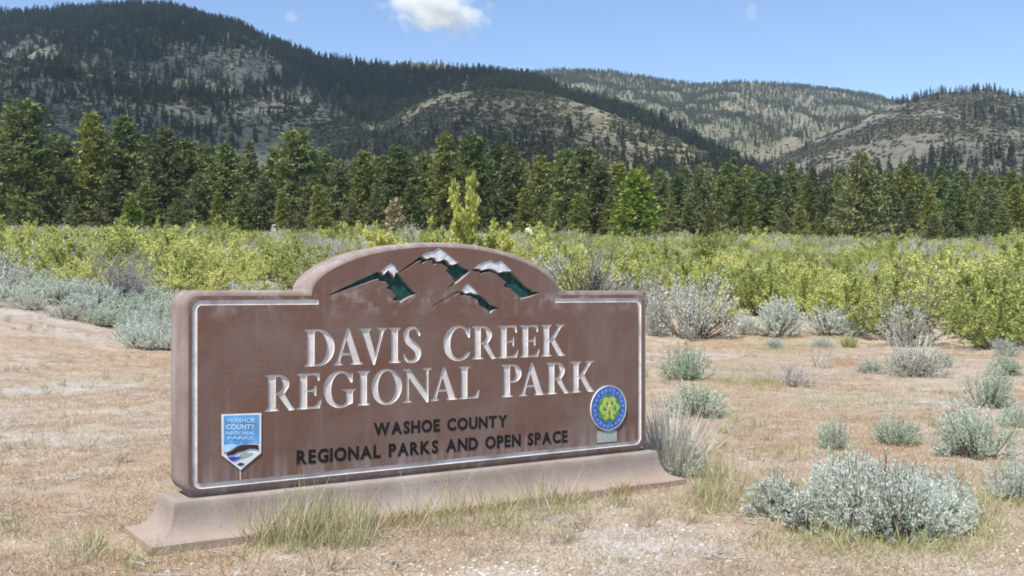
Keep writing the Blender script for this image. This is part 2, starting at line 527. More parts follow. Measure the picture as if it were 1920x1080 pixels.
def sage_mesh(seed, mat, ns=150, nl=26, R=0.6, H=0.62, leaf=0.05, up=0.35, stem=None, lobes=5):
    """rounded grey shrub: sprigs radiating from a low woody centre, several lobes"""
    r = np.random.default_rng(seed)
    P, D, segs = [], [], []
    lob = [(r.uniform(0, 6.28), r.uniform(0.25, 0.6), r.uniform(0.75, 1.1)) for _ in range(lobes)]
    for s in range(ns):
        la, lr, lh = lob[s % lobes]
        base = np.array([math.cos(la) * lr * R * 0.75, math.sin(la) * lr * R * 0.75, 0.02])
        a = r.uniform(0, 6.28); ct = r.uniform(0.0, 1.0)
        st = math.sqrt(1 - ct * ct)
        tipv = np.array([math.cos(a) * st * R * 0.62, math.sin(a) * st * R * 0.62, (0.12 + 0.88 * ct) * H * lh]) * r.uniform(0.88, 1.06)
        tip = base + tipv
        root = np.array([math.cos(a), math.sin(a), 0]) * R * 0.1 * r.random() + base * 0.5
        md = root * 0.35 + tip * 0.65; md[2] -= 0.06 * H
        if s % 3 == 0:
            segs.append((root, md, 0.010, 0.006)); segs.append((md, tip, 0.006, 0.002))
        ed = tip - md; el = np.linalg.norm(ed); ed /= el
        qs = r.uniform(-0.25, 1.0, nl)[:, None]
        P.append(md + (tip - md) * qs + r.normal(0, 0.012, (nl, 3)) * R / 0.6)
        D.append(ed * 0.8 + r.normal(0, 0.6, (nl, 3)) + np.array([0, 0, up * 0.8]))
    P = np.vstack(P); D = np.vstack(D)
    P[:, 2] = np.maximum(P[:, 2], 0.005)
    v, f = blades(P, D, r.uniform(0.6, 1.3, len(P)) * leaf, leaf * 0.30)
    fol = leafmesh("foliage", v, f, mat)
    v2, f2 = tubes(segs, 3)
    return fol, mesh("stems", v2, f2, stem or M_stem)


def twig_mesh(seed, R=0.8, H=0.7, n=26, mat=None, rad=0.012, depth=3):
    r = np.random.default_rng(seed)
    segs = []

    def grow(p, d, ln, rd, k):
        pts = [p]
        for q in range(3):
            d2 = d + r.normal(0, 0.18, 3); d2 /= np.linalg.norm(d2)
            pts.append(pts[-1] + d2 * ln / 3); d = d2
        for q in range(3): segs.append((pts[q], pts[q + 1], rd * (1 - q / 4), rd * (1 - (q + 1) / 4)))
        if k > 0:
            for c in range(4):
                nd = d + r.normal(0, 0.55, 3) + np.array([0, 0, 0.1]); nd /= np.linalg.norm(nd)
                grow(pts[r.integers(1, 4)], nd, ln * r.uniform(0.4, 0.7), rd * 0.55, k - 1)
    for b in range(n):
        a = r.uniform(0, 6.28); t = r.uniform(0.1, 1.1)
        d = np.array([math.cos(a) * R * t, math.sin(a) * R * t, H * 0.9]); ln = np.linalg.norm(d) * r.uniform(0.45, 0.7)
        grow(np.array([math.cos(a), math.sin(a), 0]) * 0.05, d / np.linalg.norm(d), ln, rad, depth - 1)
    v, f = tubes(segs, 3)
    v[:, 2] = np.maximum(v[:, 2], 0.0)
    return mesh("branches", v, f, mat or M_deadwood)


def stalk_mesh(seed, mat, n=160, R=0.35, H=0.75, w=0.012, up=1.6):
    r = np.random.default_rng(seed)
    a = r.uniform(0, 6.28, n); q = np.sqrt(r.random(n))
    P = np.stack([np.cos(a) * q * R * 0.4, np.sin(a) * q * R * 0.4, np.zeros(n)], 1)
    D = np.stack([np.cos(a) * q * 0.75, np.sin(a) * q * 0.75, np.full(n, up)], 1) + r.normal(0, 0.3, (n, 3))
    v, f = blades(P, D, H * r.uniform(0.3, 1.1, n) * (1.1 - 0.35 * q), w, bend=0.06)
    return leafmesh("stalks", v, f, mat)


# scatter as ONE "stuff" object: points + geometry nodes instances
def stuff(name, label, pts, protos, scale, idx=None, tilt=None):
    me = bpy.data.meshes.new(name)
    me.from_pydata([tuple(map(float, q)) for q in pts], [], [])
    n = len(pts)
    a = me.attributes.new("scl", 'FLOAT', 'POINT'); a.data.foreach_set("value", np.asarray(scale, np.float32))
    a = me.attributes.new("rot", 'FLOAT', 'POINT'); a.data.foreach_set("value", (rng.random(n) * 6.283).astype(np.float32))
    a = me.attributes.new("pick", 'INT', 'POINT')
    a.data.foreach_set("value", (rng.integers(0, len(protos), n) if idx is None else idx).astype(np.int32))
    o = obj(name, me)
    tag(o, label, None, None, "stuff")
    ng = bpy.data.node_groups.new(name, 'GeometryNodeTree')
    ng.interface.new_socket("Geometry", in_out='INPUT', socket_type='NodeSocketGeometry')
    ng.interface.new_socket("Geometry", in_out='OUTPUT', socket_type='NodeSocketGeometry')
    N = ng.nodes.new; L = ng.links.new
    gi = N("NodeGroupInput"); go = N("NodeGroupOutput")
    iop = N("GeometryNodeInstanceOnPoints")
    jn = N("GeometryNodeJoinGeometry")
    for k, pm in enumerate(protos):
        po = bpy.data.objects.new(name + "_source", pm)
        oi = N("GeometryNodeObjectInfo"); oi.inputs["Object"].default_value = po; oi.inputs["As Instance"].default_value = True
        L(oi.outputs["Geometry"], jn.inputs[0])
    L(gi.outputs[0], iop.inputs["Points"]); L(jn.outputs[0], iop.inputs["Instance"])
    iop.inputs["Pick Instance"].default_value = True

    def attr(nm, t):
        q = N("GeometryNodeInputNamedAttribute"); q.data_type = t; q.inputs["Name"].default_value = nm
        return q.outputs["Attribute"]
    L(attr("pick", 'INT'), iop.inputs["Instance Index"])
    cx = N("ShaderNodeCombineXYZ"); L(attr("rot", 'FLOAT'), cx.inputs[2])
    L(cx.outputs[0], iop.inputs["Rotation"])
    L(attr("scl", 'FLOAT'), iop.inputs["Scale"])
    L(iop.outputs[0], go.inputs[0])
    md = o.modifiers.new("scatter", 'NODES'); md.node_group = ng
    return o


# ------------------------------------------------------------------ the park sign
TH = math.radians(33.05); CT, ST = math.cos(TH), math.sin(TH)
X0, Y0 = -1.943, 6.53


def S(px):
    u = (px - CX) / F
    return (u * Y0 - X0) / (CT - ST * u)


def ST_(px, py):
    s = S(px); Zd = Y0 + s * ST
    return (s, EYE + (CY - py) / F * Zd)


m = NT("sign_brown_concrete")
p = m.pos(obj=True)
n1 = m.noise(2.2, 5, 0.6, p, 0.5); n2 = m.noise(9, 4, 0.6, p); n3 = m.noise(70, 3, 0.6, p)
stk = m.noise(1.0, 4, 0.65, m.pos((16, 16, 0.8), True))
c = m.ramp(n1, [(0.28, (0.1561, 0.0805, 0.0573)), (0.5, (0.1684, 0.1002, 0.0775)), (0.72, (0.1939, 0.1342, 0.1138))])
c = m.mix(m.mapr(n2, 0.5, 0.75, 0, 0.5), c, (0.1939, 0.1056, 0.0742))
c = m.mix(m.mapr(stk, 0.56, 0.8, 0, 0.5), c, (0.258, 0.215, 0.2064))
n4 = m.noise(1.1, 3, 0.6, p, 0.8)
c = m.mix(m.mapr(n4, 0.5, 0.7, 0, 0.55), c, (0.2129, 0.161, 0.1416))
c = m.mix(m.mapr(n4, 0.46, 0.3, 0, 0.5), c, (0.1505, 0.0731, 0.0516))
sz = m.n('ShaderNodeSeparateXYZ'); m.l(m.n('ShaderNodeTexCoord').outputs['Object'], sz.inputs[0])
bl_ = m.math('MULTIPLY', m.math('MULTIPLY', m.mapr(sz.outputs[2], 1.34, 1.48), m.mapr(sz.outputs[2], 1.58, 1.52)), m.mapr(n2, 0.5, 0.64))
c = m.mix(m.math('MULTIPLY', bl_, 0.55), c, (0.36, 0.32, 0.31))
bl2 = m.math('MULTIPLY', m.mapr(sz.outputs[2], 0.52, 0.36), m.mapr(stk, 0.42, 0.6))
c = m.mix(m.math('MULTIPLY', bl2, 0.5), c, (0.34, 0.29, 0.275))
pit = m.noise(120, 2, 0.5, p)
c = m.mix(m.mapr(pit, 0.62, 0.72, 0, 0.4), c, (0.09, 0.06, 0.05))
m.bsdf(c, 0.75, 0.25, m.math('ADD', n3, m.math('MULTIPLY', n2, 2.0)), 0.45, 0.004)
M_brown = m.m
m = NT("sign_side_concrete")
p = m.pos(obj=True)
n1 = m.noise(3, 5, 0.65, p, 0.6); n3 = m.noise(60, 3, 0.6, p); stk = m.noise(1.0, 4, 0.65, m.pos((9, 9, 0.9), True))
c = m.ramp(n1, [(0.3, (0.2075, 0.1535, 0.1286)), (0.55, (0.2573, 0.2033, 0.1784)), (0.75, (0.3486, 0.3071, 0.2863))])
c = m.mix(m.mapr(stk, 0.5, 0.75, 0, 0.7), c, (0.415, 0.3818, 0.3652))
m.bsdf(c, 0.8, 0.2, n3, 0.3, 0.004)
M_side = m.m
m = NT("plinth_concrete")
p = m.pos(obj=True)
n1 = m.noise(2.2, 5, 0.65, p, 0.4); n2 = m.noise(14, 4, 0.6, p); n3 = m.noise(90, 3, 0.6, p)
c = m.ramp(n1, [(0.3, (0.25, 0.20, 0.168)), (0.5, (0.295, 0.243, 0.208)), (0.72, (0.37, 0.322, 0.288))])
c = m.mix(m.mapr(n2, 0.55, 0.75, 0, 0.45), c, (0.24, 0.18, 0.16))
sz = m.n('ShaderNodeSeparateXYZ'); m.l(m.n('ShaderNodeTexCoord').outputs['Object'], sz.inputs[0])
soil = m.math('MULTIPLY', m.mapr(sz.outputs[2], 0.16, 0.02), m.mapr(n2, 0.35, 0.6))
c = m.mix(m.math('MULTIPLY', soil, 0.6), c, (0.36, 0.27, 0.19))
pore = m.noise(55, 2, 0.5, p)
c = m.mix(m.mapr(pore, 0.66, 0.72, 0, 0.6), c, (0.13, 0.10, 0.085))
m.bsdf(c, 0.85, 0.2, m.math('SUBTRACT', n3, pore), 0.5, 0.004)
M_plinth = m.m
m = NT("worn_white_paint")
p = m.pos(obj=True)
n1 = m.noise(7, 5, 0.7, p); n2 = m.noise(45, 3, 0.7, p)
c = m.ramp(n1, [(0.3, (0.52, 0.47, 0.445)), (0.6, (0.70, 0.66, 0.63))])
c = m.mix(m.mapr(n2, 0.62, 0.8, 0, 0.35), c, (0.45, 0.37, 0.34))
m.bsdf(c, 0.6, 0.3)
M_white = m.m
m = NT("worn_border_paint")
p = m.pos(obj=True)
n1 = m.noise(3.5, 5, 0.7, p); n2 = m.noise(30, 3, 0.7, p)
c = m.ramp(n1, [(0.32, (0.40, 0.36, 0.36)), (0.5, (0.62, 0.58, 0.56)), (0.7, (0.75, 0.72, 0.70))])
c = m.mix(m.mapr(n2, 0.56, 0.75, 0, 0.5), c, (0.38, 0.33, 0.32))
m.bsdf(c, 0.6, 0.3)
M_border = m.m
M_snow = flat_mat("emblem_snow_paint", (0.60, 0.62, 0.64), 0.7, 0.28, 30)
M_dkgreen = flat_mat("emblem_green_paint", (0.018, 0.066, 0.060), 0.7, 0.55, 30)
M_black = flat_mat("black_paint", (0.016, 0.014, 0.015), 0.6, 0.4, 20)
M_blue = flat_mat("badge_sky_blue", (0.13, 0.36, 0.66), 0.55, 0.35, 18)
M_pale = flat_mat("badge_pale", (0.72, 0.74, 0.76), 0.5, 0.1, 20)
M_palebl = flat_mat("badge_pale_blue", (0.46, 0.68, 0.88), 0.5, 0.15, 20)
M_navy = flat_mat("badge_deep_blue", (0.035, 0.07, 0.42), 0.5, 0.2, 20)
M_ridge = flat_mat("badge_ridge_brown", (0.055, 0.03, 0.03), 0.6, 0.4, 20)
M_sgreen = flat_mat("badge_sage_green", (0.30, 0.42, 0.33), 0.6, 0.2, 20)
M_seal = flat_mat("seal_blue", (0.075, 0.15, 0.41), 0.55, 0.4, 25)
M_sealtx = flat_mat("seal_light_blue", (0.20, 0.31, 0.64), 0.5, 0.25, 30)
M_leaf = flat_mat("seal_green", (0.10, 0.30, 0.06), 0.5, 0.3, 30)
M_lime = flat_mat("seal_lime", (0.45, 0.50, 0.13), 0.5, 0.35, 60)
M_tag = flat_mat("tag_grey_green", (0.36, 0.40, 0.36), 0.6, 0.25, 60)


def fill2d(contours):
    """triangulated area of nested closed contours (even-odd) -> (verts2d, faces)"""
    cu = bpy.data.curves.new("fill", 'CURVE'); cu.dimensions = '2D'; cu.fill_mode = 'BOTH'
    for ct in contours:
        sp = cu.splines.new('POLY'); sp.points.add(len(ct) - 1); sp.use_cyclic_u = True
        sp.points.foreach_set("co", np.hstack([np.asarray(ct, float), np.zeros((len(ct), 1)), np.ones((len(ct), 1))]).ravel())
    ob = bpy.data.objects.new("fill", cu)
    me = bpy.data.meshes.new_from_object(ob)
    vv = np.array([v.co[:2] for v in me.vertices]).reshape(-1, 2); ff = [tuple(pl.vertices) for pl in me.polygons]
    bpy.data.objects.remove(ob); bpy.data.curves.remove(cu); bpy.data.meshes.remove(me)
    return vv, ff


def area2(ct):
    a = np.asarray(ct, float); b = np.roll(a, -1, 0)
    return 0.5 * np.sum(a[:, 0] * b[:, 1] - b[:, 0] * a[:, 1])


def inset(ct, d):
    """move a closed contour towards its inside by d (negative: outwards)"""
    a = np.asarray(ct, float)
    if area2(a) < 0: d = -d
    e1 = a - np.roll(a, 1, 0); e2 = np.roll(a, -1, 0) - a
    e1 /= np.linalg.norm(e1, axis=1, keepdims=True) + 1e-12; e2 /= np.linalg.norm(e2, axis=1, keepdims=True) + 1e-12
    n1 = np.stack([-e1[:, 1], e1[:, 0]], 1); n2 = np.stack([-e2[:, 1], e2[:, 0]], 1)
    k = 1 + np.sum(n1 * n2, 1)
    mv = (n1 + n2) / np.maximum(k, 0.45)[:, None]
    return a + mv * d


def cup(name, contours, depth, slope, mat, parent, y0=0.0, wall=None):
    """recessed shape: sloping walls and a painted floor; first contour is the outline, the rest counters"""
    ins = [inset(c_, slope if k == 0 else -slope) for k, c_ in enumerate(contours)]
    V_, F_ = [], []
    for c_, q in zip(contours, ins):
        k = len(V_); n = len(c_)
        V_ += [(x, y0, z) for x, z in np.asarray(c_)] + [(x, y0 + depth, z) for x, z in q]
        F_ += [(k + i, k + (i + 1) % n, k + n + (i + 1) % n, k + n + i) for i in range(n)]
    vv, ff = fill2d(ins)
    k = len(V_)
    V_ += [(x, y0 + depth, z) for x, z in vv]; F_ += [tuple(k + i for i in f_) for f_ in ff]
    if wall:
        nw = sum(len(c_) for c_ in contours)
        return obj(name, mesh(name, V_, F_, [mat, wall], False, [1] * nw + [0] * (len(F_) - nw)), parent)
    return obj(name, mesh(name, V_, F_, mat), parent)


def plate(name, contours, y, thick, mat, parent):
    """thin raised piece whose face is at local y (in front of the sign face when y < 0)"""
    vv, ff = fill2d(contours)
    V_ = [(x, y, z) for x, z in vv]; F_ = list(ff)
    for c_ in contours:
        k = len(V_); n = len(c_)
        V_ += [(x, y, z) for x, z in c_] + [(x, y + thick, z) for x, z in c_]
        F_ += [(k + i, k + (i + 1) % n, k + n + (i + 1) % n, k + n + i) for i in range(n)]
    return obj(name, mesh(name, V_, F_, mat), parent)


def arc(cx, cy, rx, ry, a0, a1, n):
    return [(cx + rx * math.cos(math.radians(a0 + (a1 - a0) * i / n)), cy + ry * math.sin(math.radians(a0 + (a1 - a0) * i / n))) for i in range(n + 1)]


LS = [(0, 1), (0, .965), (.06, .94), (.08, .9), (.08, .1), (.06, .06), (0, .035)]                    # left side of a stem, going down
FT = [(0, 0), (.36, 0), (.36, .035), (.30, .06), (.28, .1)]                                          # foot of a stem
TP = [(.28, .9), (.30, .94), (.36, .965), (.36, 1)]


def s_shape():
    ctl = np.array([(.545, .74, .012), (.525, .83, .042), (.44, .955, .036), (.31, .985, .038), (.165, .92, .062), (.125, .77, .088), (.19, .62, .102), (.32, .51, .108),
                    (.455, .38, .102), (.505, .23, .088), (.45, .085, .062), (.30, .015, .038), (.165, .04, .036), (.075, .17, .042), (.045, .27, .012)])
    t = np.linspace(0, len(ctl) - 1, 57)
    out = []
    for q in t:
        k = min(int(q), len(ctl) - 2); f_ = q - k
        p0, p1, p2, p3 = ctl[max(k - 1, 0)], ctl[k], ctl[k + 1], ctl[min(k + 2, len(ctl) - 1)]
        out.append(0.5 * (2 * p1 + (p2 - p0) * f_ + (2 * p0 - 5 * p1 + 4 * p2 - p3) * f_ ** 2 + (3 * p1 - p0 - 3 * p2 + p3) * f_ ** 3))
    out = np.array(out); d = np.gradient(out[:, :2], axis=0); d /= np.linalg.norm(d, axis=1, keepdims=True)
    nn = np.stack([-d[:, 1], d[:, 0]], 1) * out[:, 2:3]
    return [tuple(q) for q in out[:, :2] + nn] + [tuple(q) for q in (out[:, :2] - nn)[::-1]]


GL = {
    "I": (.36, [FT + TP + LS]),
    "L": (.68, [[(0, 0), (.62, 0), (.68, .26), (.63, .26), (.56, .12), (.48, .06), (.28, .05)] + TP + LS]),
    "E": (.68, [[(0, 0), (.62, 0), (.68, .24), (.63, .24), (.56, .11), (.48, .06), (.28, .055), (.28, .48), (.42, .48), (.47, .44), (.49, .36), (.53, .36), (.53, .66), (.49, .66),
                 (.47, .57), (.42, .53), (.28, .53), (.28, .945), (.46, .945), (.54, .9), (.58, .78), (.63, .78), (.61, 1)] + LS]),
    "D": (.85, [[(0, 0)] + arc(.38, .5, .47, .5, -90, 90, 22) + LS, [(.28, .06)] + arc(.36, .5, .27, .445, -90, 90, 20) + [(.28, .945)]]),
    "P": (.66, [FT + [(.28, .44)] + arc(.36, .715, .30, .285, -90, 90, 16) + LS, [(.28, .495)] + arc(.34, .72, .13, .225, -90, 90, 14) + [(.28, .945)]]),
    "R": (.80, [FT + [(.28, .45), (.33, .45), (.575, .08), (.64, -.01), (.80, .005), (.80, .04), (.74, .06), (.515, .47)] + arc(.36, .735, .285, .265, -42, 90, 13) + LS,
                [(.28, .51)] + arc(.34, .73, .125, .215, -90, 90, 14) + [(.28, .945)]]),
    "A": (.86, [[(0, 0), (.26, 0), (.26, .035), (.20, .05), (.19, .09), (.235, .27), (.51, .27), (.56, .09), (.56, .06), (.50, .035), (.50, 0), (.86, 0), (.86, .035), (.80, .06), (.77, .1),
                 (.45, 1.03), (.40, 1.03), (.10, .1), (.07, .06), (0, .035)], [(.25, .33), (.49, .33), (.375, .72)]]),
    "V": (.84, [[(0, 1), (0, .965), (.06, .94), (.09, .9), (.41, -.03), (.47, -.03), (.73, .88), (.76, .94), (.84, .965), (.84, 1), (.56, 1), (.56, .965), (.62, .94), (.63, .88), (.48, .26),
                 (.29, .9), (.30, .94), (.36, .965), (.36, 1)]]),
    "K": (.84, [FT + [(.28, .43), (.33, .48), (.55, .10), (.60, .02), (.66, 0), (.84, 0), (.84, .035), (.78, .06), (.48, .56), (.68, .88), (.74, .94), (.82, .965), (.82, 1), (.52, 1), (.52, .965),
                      (.60, .94), (.59, .89), (.31, .54), (.28, .53)] + TP + LS]),
    "N": (.90, [[(0, 0), (.28, 0), (.28, .035), (.21, .06), (.19, .1), (.19, .74), (.74, -.03), (.80, -.03), (.80, .9), (.82, .94), (.90, .965), (.90, 1), (.62, 1), (.62, .965), (.70, .94),
                 (.73, .9), (.73, .3), (.22, 1), (0, 1), (0, .965), (.08, .94), (.12, .88), (.12, .1), (.09, .06), (0, .035)]]),
    "O": (.92, [arc(.46, .5, .46, .53, 0, 351, 39), arc(.46, .5, .265, .465, 0, 351, 39)]),
    "C": (.86, [arc(.47, .5, .47, .53, 48, 312, 30) + [(.84, .22), (.80, .25)] + arc(.50, .5, .28, .465, 312, 48, 26) + [(.79, .66), (.84, .66), (.84, .97), (.80, .97)]]),
    "G": (.92, [arc(.47, .5, .47, .53, 50, 300, 28) + [(.84, .09), (.84, .42), (.86, .44), (.92, .46), (.92, .495), (.54, .495), (.54, .46), (.62, .44), (.65, .40), (.65, .13)]
                + arc(.50, .5, .28, .465, 300, 50, 24) + [(.78, .68), (.83, .68), (.83, .97), (.79, .97)]]),
    "S": (.62, [s_shape()]),
}

sign = empty("park_sign", (X0, Y0, 0), TH)
tag(sign, "large brown concrete entrance sign with arched top standing on a flared plinth", "sign")

# panel outline (local x along the face, z up)
XL, XR, ZB, ZT, RB, TK = -0.072, 3.602, 0.282, 1.542, 0.034, 0.26
AC, AH, AR = 1.745, 1.012, 0.338


def panel_outline():
    r = 0.10
    pts = arc(XL + r, ZB + r, r, r, 180, 270, 8) + arc(XR - r, ZB + r, r, r, 270, 360, 8) + arc(XR - r, ZT - r, r, r, 0, 90, 8)
    n = 44
    for i in range(n + 1):
        a = math.pi * i / n
        x = math.cos(a)
        pts.append((AC + AH * x, ZT + AR * max(1 - x * x, 0) ** 0.56))
    pts += arc(XL + r, ZT - r, r, r, 90, 180, 8)
    return np.array(pts)


OUT = panel_outline()
loops = [(OUT, TK)]
for ph in (0, 22.5, 45, 67.5, 90):
    a = math.radians(ph)
    loops.append((inset(OUT, RB * (1 - math.cos(a)) + 1e-4 * (ph == 0)), RB * (1 - math.sin(a))))
V_, F_ = [], []
n = len(OUT)
for q, y in loops: V_ += [(x, y, z) for x, z in q]
for k in range(len(loops) - 1):
    F_ += [(k * n + i, k * n + (i + 1) % n, (k + 1) * n + (i + 1) % n, (k + 1) * n + i) for i in range(n)]
vv, ff = fill2d([OUT]); k = len(V_)
V_ += [(x, TK, z) for x, z in vv]; F_ += [tuple(k + i for i in f_) for f_ in ff]
o = obj("panel_body", mesh("panel_body", V_, F_, M_side, True), sign)
o.data.polygons.foreach_set("use_smooth", [True] * (n * (len(loops) - 1)) + [False] * len(ff))
FACE = [inset(OUT, RB)]

# routed border line: an open band round the face
bl, br, bb, bt = S(365), S(1199.5), 0.338, 1.466
rc = 0.045
path = [(S(597), bt)] + arc(bl + rc, bt - rc, rc, rc, 90, 180, 6) + arc(bl + rc, bb + rc, rc, rc, 180, 270, 6) + arc(br - rc, bb + rc, rc, rc, 270, 360, 6) + arc(br - rc, bt - rc, rc, rc, 0, 90, 6) + [(S(1040), bt)]
pa = np.array(path); d = np.gradient(pa, axis=0); 
dd_ = np.zeros_like(pa); seg = np.diff(pa, axis=0); seg /= np.linalg.norm(seg, axis=1, keepdims=True)
dd_[0] = seg[0]; dd_[-1] = seg[-1]; dd_[1:-1] = seg[1:] + seg[:-1]; dd_ /= np.linalg.norm(dd_, axis=1, keepdims=True)
nn = np.stack([-dd_[:, 1], dd_[:, 0]], 1) * 0.0155
border = np.vstack([pa + nn, (pa - nn)[::-1]])
cup("border_line", [border], 0.008, 0.003, M_border, sign)
FACE.append(border)

# carved serif lettering, one part for each letter
def word(txt, s0, s1, z0, z1, gaps=None):
    h = z1 - z0
    sp = 0.05
    tot = sum(GL[ch][0] for ch in txt) + sp * (len(txt) - 1)
    if gaps: tot += sum(gaps)
    kx = (s1 - s0) / tot
    x = s0
    for k, ch in enumerate(txt):
        w, cs = GL[ch]
        cc = [np.array([(x + px_ * kx, z0 + pz_ * h) for px_, pz_ in ct]) for ct in cs]
        cup("letter", cc, 0.010, 0.0022, M_white, sign)
        FACE.extend(cc)
        x += (w + sp + (gaps[k] if gaps and k < len(gaps) else 0)) * kx


word("DAVIS", S(571), S(791), 1.048, 1.288, [-0.09, -0.16, 0.0, 0.0])
word("CREEK", S(831), S(1059), 1.050, 1.286)
word("REGIONAL", S(497), S(899), 0.772, 1.003, [0, 0, 0, 0, -0.03, -0.08, 0])
word("PARK", S(940), S(1114), 0.766, 1.002, [-0.13, 0, 0])

# mountain emblem: traced peaks (crop coordinates of the carving), carved in green with white caps
def EM(pts): return [ST_(600 + a / 4.3636, 450 + b / 4.3636) for a, b in pts]


peaks = [
    ([(80, 446), (200, 386), (300, 338), (400, 292), (470, 260), (497, 262), (520, 290), (540, 268), (556, 252), (590, 285), (608, 312), (616, 272), (640, 270), (700, 340), (760, 408), (798, 440),
      (740, 466), (690, 492), (635, 530), (650, 500), (590, 490), (622, 458), (598, 430), (582, 408), (540, 396), (562, 368), (540, 345), (490, 345), (480, 322), (440, 330), (380, 352), (250, 398), (82, 456)],
     [(497, 256), (545, 214), (580, 190), (606, 206), (640, 264), (614, 266), (607, 304), (591, 277), (556, 245), (540, 260), (521, 282)]),
    ([(646, 264), (730, 200), (800, 148), (828, 134), (856, 152), (880, 158), (905, 144), (933, 150), (955, 180), (985, 175), (1010, 160), (1038, 172), (1058, 204), (1090, 206), (1132, 190), (1180, 225),
      (1232, 246), (1210, 276), (1150, 330), (1090, 374), (1030, 402), (1100, 340), (1082, 310), (1062, 282), (1030, 250), (1048, 226), (1000, 196), (950, 196), (925, 210), (916, 166), (870, 176), (812, 210), (826, 170), (800, 178), (720, 232), (652, 270)],
     [(834, 128), (870, 100), (930, 94), (970, 64), (1010, 86), (1060, 130), (1130, 184), (1090, 200), (1062, 198), (1041, 166), (1010, 154), (985, 169), (957, 174), (936, 144), (905, 138), (880, 152), (856, 146)]),
    ([(1240, 250), (1262, 238), (1300, 236), (1320, 252), (1350, 242), (1390, 237), (1428, 252), (1460, 272), (1500, 262), (1572, 261), (1620, 310), (1680, 370), (1750, 420), (1802, 431), (1720, 466),
      (1640, 484), (1570, 516), (1640, 472), (1600, 432), (1560, 398), (1500, 376), (1522, 342), (1472, 304), (1440, 278), (1400, 262), (1342, 268), (1304, 292), (1308, 262), (1270, 258)],
     [(1254, 234), (1290, 206), (1340, 180), (1400, 164), (1430, 186), (1460, 180), (1480, 168), (1530, 210), (1570, 254), (1500, 255), (1460, 265), (1431, 245), (1390, 230), (1350, 235), (1321, 245), (1300, 230)]),
    ([(905, 546), (1010, 485), (1100, 430), (1142, 416), (1168, 424), (1190, 442), (1230, 432), (1270, 447), (1302, 446), (1340, 466), (1400, 525), (1470, 560), (1420, 576), (1395, 602), (1360, 566), (1300, 532),
      (1290, 492), (1230, 458), (1190, 453), (1150, 463), (1144, 432), (1100, 442), (1010, 500), (907, 553)],
     [(1158, 406), (1190, 370), (1215, 359), (1250, 390), (1300, 440), (1270, 440), (1230, 425), (1190, 435), (1170, 418)]),
]
for body, cap_ in peaks:
    b2 = np.array(EM(body)); c2 = np.array(EM(cap_))
    pk = cup("mountain_peak", [b2], 0.026, 0.004, M_dkgreen, sign, 0.0, M_plinth)
    cup("snow_cap", [c2], 0.005, 0.0008, M_snow, pk)
    FACE.extend([b2, c2])

# front face sheet with the carvings cut out
vv, ff = fill2d(FACE)
obj("panel_face", mesh("panel_face", [(x, 0, z) for x, z in vv], ff, M_brown), sign)


# small black lettering
def small_text(txt, pa_, pb_, top_a, top_b):
    """pa_, pb_: photograph pixels of the baseline's two ends; top: cap tops there"""
    s0, z0 = ST_(*pa_); s1, z1 = ST_(*pb_)
    h = 0.5 * ((ST_(pa_[0], top_a)[1] - z0) + (ST_(pb_[0], top_b)[1] - z1))
    glyphs = []
    x = 0.0
    for ch in txt:
        if ch == " ":
            x += 0.46; continue
        cu = bpy.data.curves.new("t", 'FONT'); cu.body = ch; cu.size = 1.0; cu.fill_mode = 'FRONT'; cu.offset = 0.040; cu.resolution_u = 3
        ob = bpy.data.objects.new("t", cu); me = bpy.data.meshes.new_from_object(ob)
        co = np.array([v.co[:2] for v in me.vertices]); fa = [tuple(pl.vertices) for pl in me.polygons]
        co[:, 0] -= co[:, 0].min()
        glyphs.append((x, co, fa)); x += co[:, 0].max() + 0.085
        bpy.data.objects.remove(ob); bpy.data.curves.remove(cu); bpy.data.meshes.remove(me)
    tot = x - 0.085
    caph = 0.72
    for gx, co, fa in glyphs:
        xs = s0 + (gx + co[:, 0]) / tot * (s1 - s0); zs = z0 + (z1 - z0) * (xs - s0) / (s1 - s0) + co[:, 1] / caph * h
        obj("small_letter", mesh("small_letter", [(a, -0.0022, b) for a, b in zip(xs, zs)], fa, M_black), sign)


small_text("WASHOE COUNTY", (700, 816), (951, 799), 793, 778)
small_text("REGIONAL PARKS AND OPEN SPACE", (556, 870), (1064, 828), 847, 805)

# shield badge
def P_(*pts): return np.array([ST_(a, b) for a, b in pts])


sh = P_((415, 777), (489.5, 774.5), (489, 849), (450.5, 881), (416, 854))
badge = plate("shield_badge", [sh], -0.006, 0.006, M_pale, sign)
badge["label"] = "blue and white shield badge at the lower left of the sign"
SB = lambda pts: np.array([ST_(390 + a / 6.75, 760 + b / 6.75) for a, b in pts])
plate("badge_sky", [SB([(195, 130), (640, 118), (640, 480), (560, 470), (440, 490), (330, 530), (250, 590), (195, 600)])], -0.008, 0.002, M_blue, badge)
plate("badge_ridge", [SB([(222, 612), (300, 570), (370, 520), (430, 500), (520, 495), (630, 498), (632, 565), (600, 548), (520, 548), (450, 575), (380, 590), (320, 622), (240, 640)])], -0.010, 0.003, M_ridge, badge)
plate("badge_cloud", [SB([(200, 500), (300, 490), (380, 500), (330, 528), (260, 580), (200, 590)])], -0.0095, 0.002, M_palebl, badge)
plate("badge_valley", [SB([(360, 640), (460, 598), (560, 600), (540, 625), (470, 650), (420, 672)])], -0.0085, 0.002, M_sgreen, badge)
plate("badge_lake", [SB([(244, 655), (330, 650), (420, 655), (370, 685), (320, 705), (280, 690)])], -0.009, 0.002, M_navy, badge)
plate("badge_marsh", [SB([(360, 745), (400, 722), (460, 735), (410, 765)])], -0.009, 0.002, M_ridge, badge)


